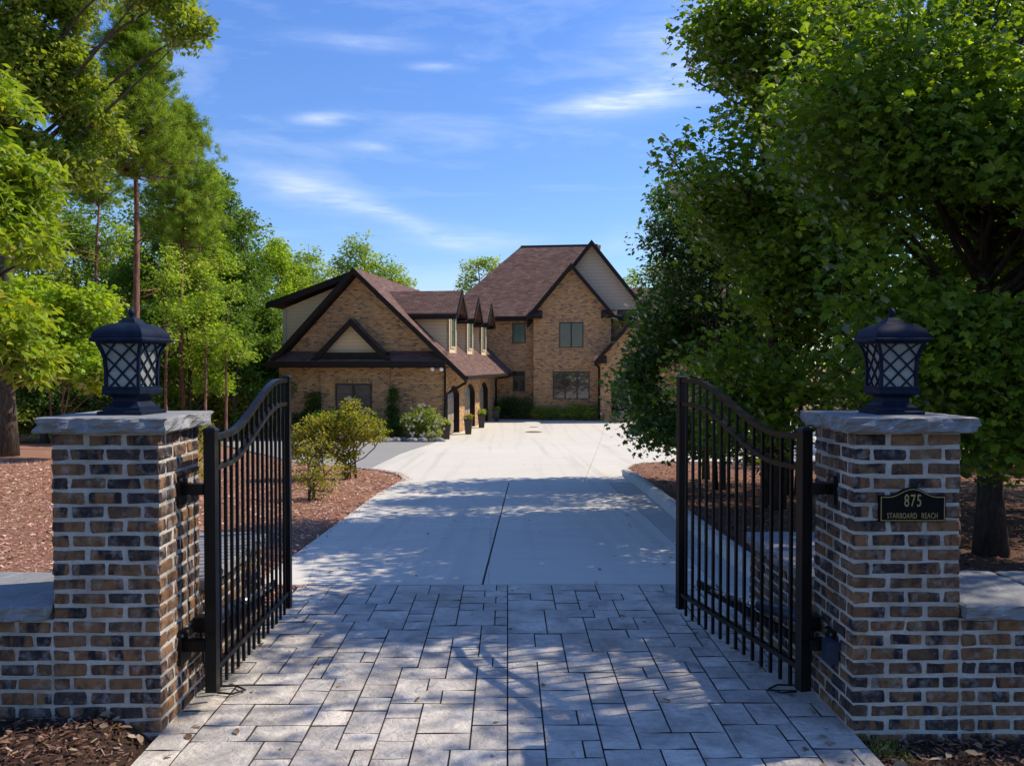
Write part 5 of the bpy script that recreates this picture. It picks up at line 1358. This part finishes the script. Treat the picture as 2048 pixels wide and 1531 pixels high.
shrub('low leggy shrub seen through the open left gate leaf', (-5.1, 13.2), [(-5.1, 13.2, .6, .45, .35, .5), (-4.8, 13.3, .95, .3, .3, .3)], 80, 12, 'lf_shrub', .055, 404, 'shrub', .14, 4, None, holes=.2)
shrub('bright green low shrub in the bed before the garage window', (ax(700, 35.4), 35.4), [lobe(690, 840, 35.3, .9, .5), lobe(735, 850, 35.3, .8, .5), lobe(650, 840, 35.3, .8, .5), lobe(760, 868, 35.0, .45, .25)], 330, 18, 'lf_bright', .085, 405, 'shrub', .2)
shrub('rounded rhododendron with pale flowers at the garage corner', (ax(843, 34.9), 34.9), [lobe(845, 838, 34.8, .72, .62), lobe(865, 850, 34.8, .5, .45), lobe(822, 848, 34.8, .5, .45), lobe(848, 865, 34.7, .7, .2)], 330, 18, 'lf_oak', .09, 406, 'shrub', .16, 6, ('flower_w', 90, .06))
shrub('narrow upright evergreen against the garage wall', (ax(785, 36.0), 36.0), [lobe(785, 800, 36.0, .26, .45), lobe(785, 830, 36.0, .3, .5), lobe(788, 785, 36, .16, .3)], 170, 30, 'lf_hedge', .07, 407, 'evergreen_shrub', .12, 3, None, LANCE)
shrub('dark shrub standing at the left part of the garage wall', (ax(625, 37.0), 37.0), [lobe(628, 805, 36.9, .42, .5), lobe(610, 840, 36.8, .6, .5), lobe(640, 845, 36.8, .5, .5)], 200, 20, 'lf_hedge', .09, 408, 'shrub', .18)
shrub('low dark shrub between the evergreen and the rhododendron', (ax(800, 35.6), 35.6), [lobe(800, 850, 35.5, .42, .42), lobe(780, 862, 35.4, .4, .25)], 130, 20, 'lf_hedge', .08, 409, 'shrub', .16)
shrub('yellowing shrub at the wood edge behind the left gate leaf', (ax(450, 37), 37), [lobe(455, 815, 37, .9, .7), lobe(490, 820, 37, .8, .6), lobe(425, 835, 37, .8, .5)], 300, 20, 'lf_shrub', .12, 410, 'shrub', .24)
shrub('yellow green shrub right of the left lantern base', (ax(330, 36), 36), [lobe(330, 800, 36, .7, .5), lobe(350, 815, 36, .8, .4)], 200, 20, 'lf_yellow', .12, 411, 'shrub', .24)
shrub('dark undergrowth bush behind the sapling stems', (ax(200, 33), 33), [lobe(200, 800, 33, 1.4, .9), lobe(130, 800, 33, 1.3, .9), lobe(260, 800, 33, 1.2, .9), lobe(60, 800, 33, 1.3, .9)], 520, 20, 'lf_hedge', .13, 412, 'bush', .34)
for i, (x, y, z, lab) in enumerate([(11, 22.5, 1.6, 'dark understorey thicket beyond the right hand bed'), (14.5, 20, 1.8, 'dark understorey thicket behind the plaque pillar'), (17.5, 17, 2.0, 'dark understorey thicket at the right edge of the garden'), (13, 27, 1.8, 'farther thicket beside the court at the right')]):
    shrub(lab, (x, y), [(x, y, z - .6, 1.8, 1.6, 1.7), (x + 1.9, y + .4, z - .5, 1.7, 1.5, 1.8), (x - 1.5, y + .5, z - .8, 1.3, 1.3, 1.3)], 420, 20, 'lf_hedge', .15, 440 + i, 'thicket', .4)
b0 = hw(1.5, 13.2)
shrub('dark evergreen hedge in the corner between garage and bay', (b0.x, b0.y), [tuple(hw(1.0, 13.3, .75)) + (.7, .5, .6), tuple(hw(1.8, 13.0, .7)) + (.7, .5, .6), tuple(hw(.4, 13.4, .6)) + (.5, .5, .5)], 330, 20, 'lf_hedge', .09, 413, 'hedge', .22)
b0 = hw(3.4, 12.9)
shrub('low clipped hedge under the left half of the large bay window', (b0.x, b0.y), [tuple(hw(2.9, 12.8, .4)) + (.7, .4, .35), tuple(hw(3.9, 12.8, .4)) + (.7, .4, .35)], 260, 20, 'lf_oak', .08, 414, 'hedge', .18)
b0 = hw(5.4, 12.9)
shrub('yellow green low hedge between the bay window and the porch', (b0.x, b0.y), [tuple(hw(4.9, 12.8, .5)) + (.6, .4, .45), tuple(hw(5.7, 12.7, .5)) + (.6, .4, .42)], 260, 20, 'lf_oak', .08, 415, 'hedge', .18)
# planters along the garage piers
for i, (px, py, Y, lab) in enumerate([(893, 877, 36.0, 'dark planter at the garage corner, nearest of the row, with few leaves'), (936.5, 862, 38.6, 'dark planter with yellow flowers between first and second garage door'),
                                  (963, 850, 42.6, 'dark planter with yellow flowers between second and third garage door'), (993, 838, 47.6, 'dark planter with green leaves beside the downspouts at the far end')]):
    x = ax(px, Y); z = g(Y) if Y < 36 else HG; sc = [.92, 1, 1, .9][i]
    t = thing('planter', lab, 'planter', (x, Y, z), 0, 'tall planters by the garage doors'); t.scale = (sc, sc, sc)
    p = MB().lathe([(.13, 0), (.135, .02), (.185, .62), (.205, .64), (.205, .69), (.17, .69), (.165, .62)], sq=True).obj('pot', M['pot'], t)
    r = np.random.RandomState(500 + i); P = np.array([(r.uniform(-.16, .16), r.uniform(-.16, .16), .74 + r.rand() * .12) for _ in range(26)])
    V_, F_, a = leaf_cloud(P, 10, .1, .08, LEAF2, r, .7, .2, .7); link('plant', np_mesh('plant', V_, F_, M['lf_bright' if i != 1 else 'lf_shrub'], a), t)
    if i < 3:
        mb = MB()
        for k in range(30 if i else 8):
            c = Vector((r.uniform(-.2, .2), r.uniform(-.2, .2), .80 + r.rand() * .14))
            for j in range(5):
                a_ = j * 2 * PI / 5; u = Vector((math.cos(a_), math.sin(a_) * .6, .3)) * .06; w2 = Vector((-math.sin(a_), math.cos(a_), 0)) * .025; mb.face([c, c + u * .6 + w2, c + u, c + u * .6 - w2])
        f = mb.obj('flowers', M['flower_y'], t); f['kind'] = 'stuff'
# edging stones of the garage bed
r = random.Random(3)
for k in range(9):
    f = k / 8; px = 738 + 140 * f; Y = 34.1 + .3 * math.sin(k * 2.0); x = ax(px, Y)
    bm = bmesh.new(); bmesh.ops.create_icosphere(bm, subdivisions=2, radius=1)
    for v_ in bm.verts: v_.co = Vector((v_.co.x * .26, v_.co.y * .16, v_.co.z * .13)) * r.uniform(.85, 1.12)
    me = bpy.data.meshes.new('edging_stone'); bm.to_mesh(me); bm.free(); me.materials.append(M['stone'])
    o = link('edging_stone', me); o.location = (x, Y, g(Y) + .05); o.rotation_euler = (0, 0, r.uniform(-.4, .4))
    tag(o, ['leftmost pale edging stone of the bed before the garage', 'second edging stone from the left before the garage bed', 'third edging stone from the left before the garage bed', 'fourth edging stone from the left before the garage bed', 'middle edging stone of the row before the garage bed',
           'fourth edging stone from the garage corner planter', 'third edging stone from the garage corner planter', 'second edging stone from the garage corner planter', 'edging stone nearest the garage corner planter'][k], 'stone', 'edging stones of the garage bed')
# low iron fence far left
fe = thing('iron_fence', 'low black iron fence at the wood edge behind the left gate leaf', 'fence', (ax(440, 38.2), 38.2, HG + .05))
fx0, fx1 = ax(415, 38.2) - fe.location.x, ax(545, 38.2) - fe.location.x
n_ = 24
for k in range(n_ + 1):
    x = fx0 + (fx1 - fx0) * k / n_; MB().box(x - .012, x + .012, -.012, .012, 0, 1.15 if k % 8 else 1.25).obj('picket' if k % 8 else 'post', M['iron'], fe)
for z_ in (.15, 1.05): MB().box(fx0, fx1, -.02, .02, z_ - .015, z_ + .015).obj('rail', M['iron'], fe)
# weeds, dry leaves
r = np.random.RandomState(9)
def tufts(name, lab, cs, per, h, leaf, seed, cat=None):
    r = np.random.RandomState(seed); n = len(cs) * per; c = np.repeat(np.array(cs), per, 0) + r.normal(0, .035, (n, 3)) * np.array([1, 1, 0])
    c[:, 2] = groundz(c[:, 0], c[:, 1]); d = norm(np.stack([r.normal(0, .4, n), r.normal(0, .4, n), np.ones(n)], -1)); s_ = norm(np.cross(d, r.normal(0, 1, (n, 3))))
    tv, tf = NEEDLE; ln = h * r.uniform(.5, 1.2, n); V_ = c[:, None] + (s_[:, None] * tv[None, :, 0:1] + d[:, None] * tv[None, :, 1:2]) * ln[:, None, None]
    o = link(name, np_mesh(name, V_.reshape(-1, 3), np.arange(n * 3).reshape(n, 3), M[leaf], np.repeat(r.rand(n), 3))); tag(o, lab, kind='stuff')
tufts('grass', 'sparse grass tufts beside the paving and pillars', [(2.02 + r.rand() * .12, 4.45 + r.rand() * .25, 0) for _ in range(9)] + [(-3.4 - r.rand() * .5, 5.65 + r.rand() * .2, 0) for _ in range(10)] + [(-7 - r.rand() * 3, 12 + r.rand() * 5, 0) for _ in range(12)], 26, .06, 'lf_bright', 12)
n = 370; X = np.concatenate([r.uniform(1.9, 3.0, 50), r.uniform(-3.0, -1.95, 40), r.uniform(-9, -2.6, 140), r.uniform(2.9, 7, 140)]); Y = np.concatenate([r.uniform(4.2, 4.7, 90), r.uniform(6, 18, 280)])
Z = groundz(X, Y) + .03
V_, F_, a = leaf_cloud(np.stack([X, Y, Z], -1), 1, .01, .055, OVAL, r, .3, .0, .5)
tag(link('fallen_leaves', np_mesh('fallen_leaves', V_, F_, M['lf_dry'], a)), 'dry curled leaves scattered on the mulch', kind='stuff')
n = 150; X = r.uniform(-1.9, 1.9, n); Y = 4.2 + r.rand(n) ** 1.5 * 12; X = np.where(r.rand(n) < .5, np.sign(X) * (1.85 - r.rand(n) * .25), X)
Z = np.interp(Y, [8, 36], [0, HG]) + .006
V_, F_, a = leaf_cloud(np.stack([X, Y, Z], -1), 1, .002, .05, OVAL, r, .1, .0, .2)
tag(link('fallen_leaves', np_mesh('fallen_leaves', V_, F_, M['lf_dry'], a)), 'a few small dry leaves lying on the paving', kind='stuff')
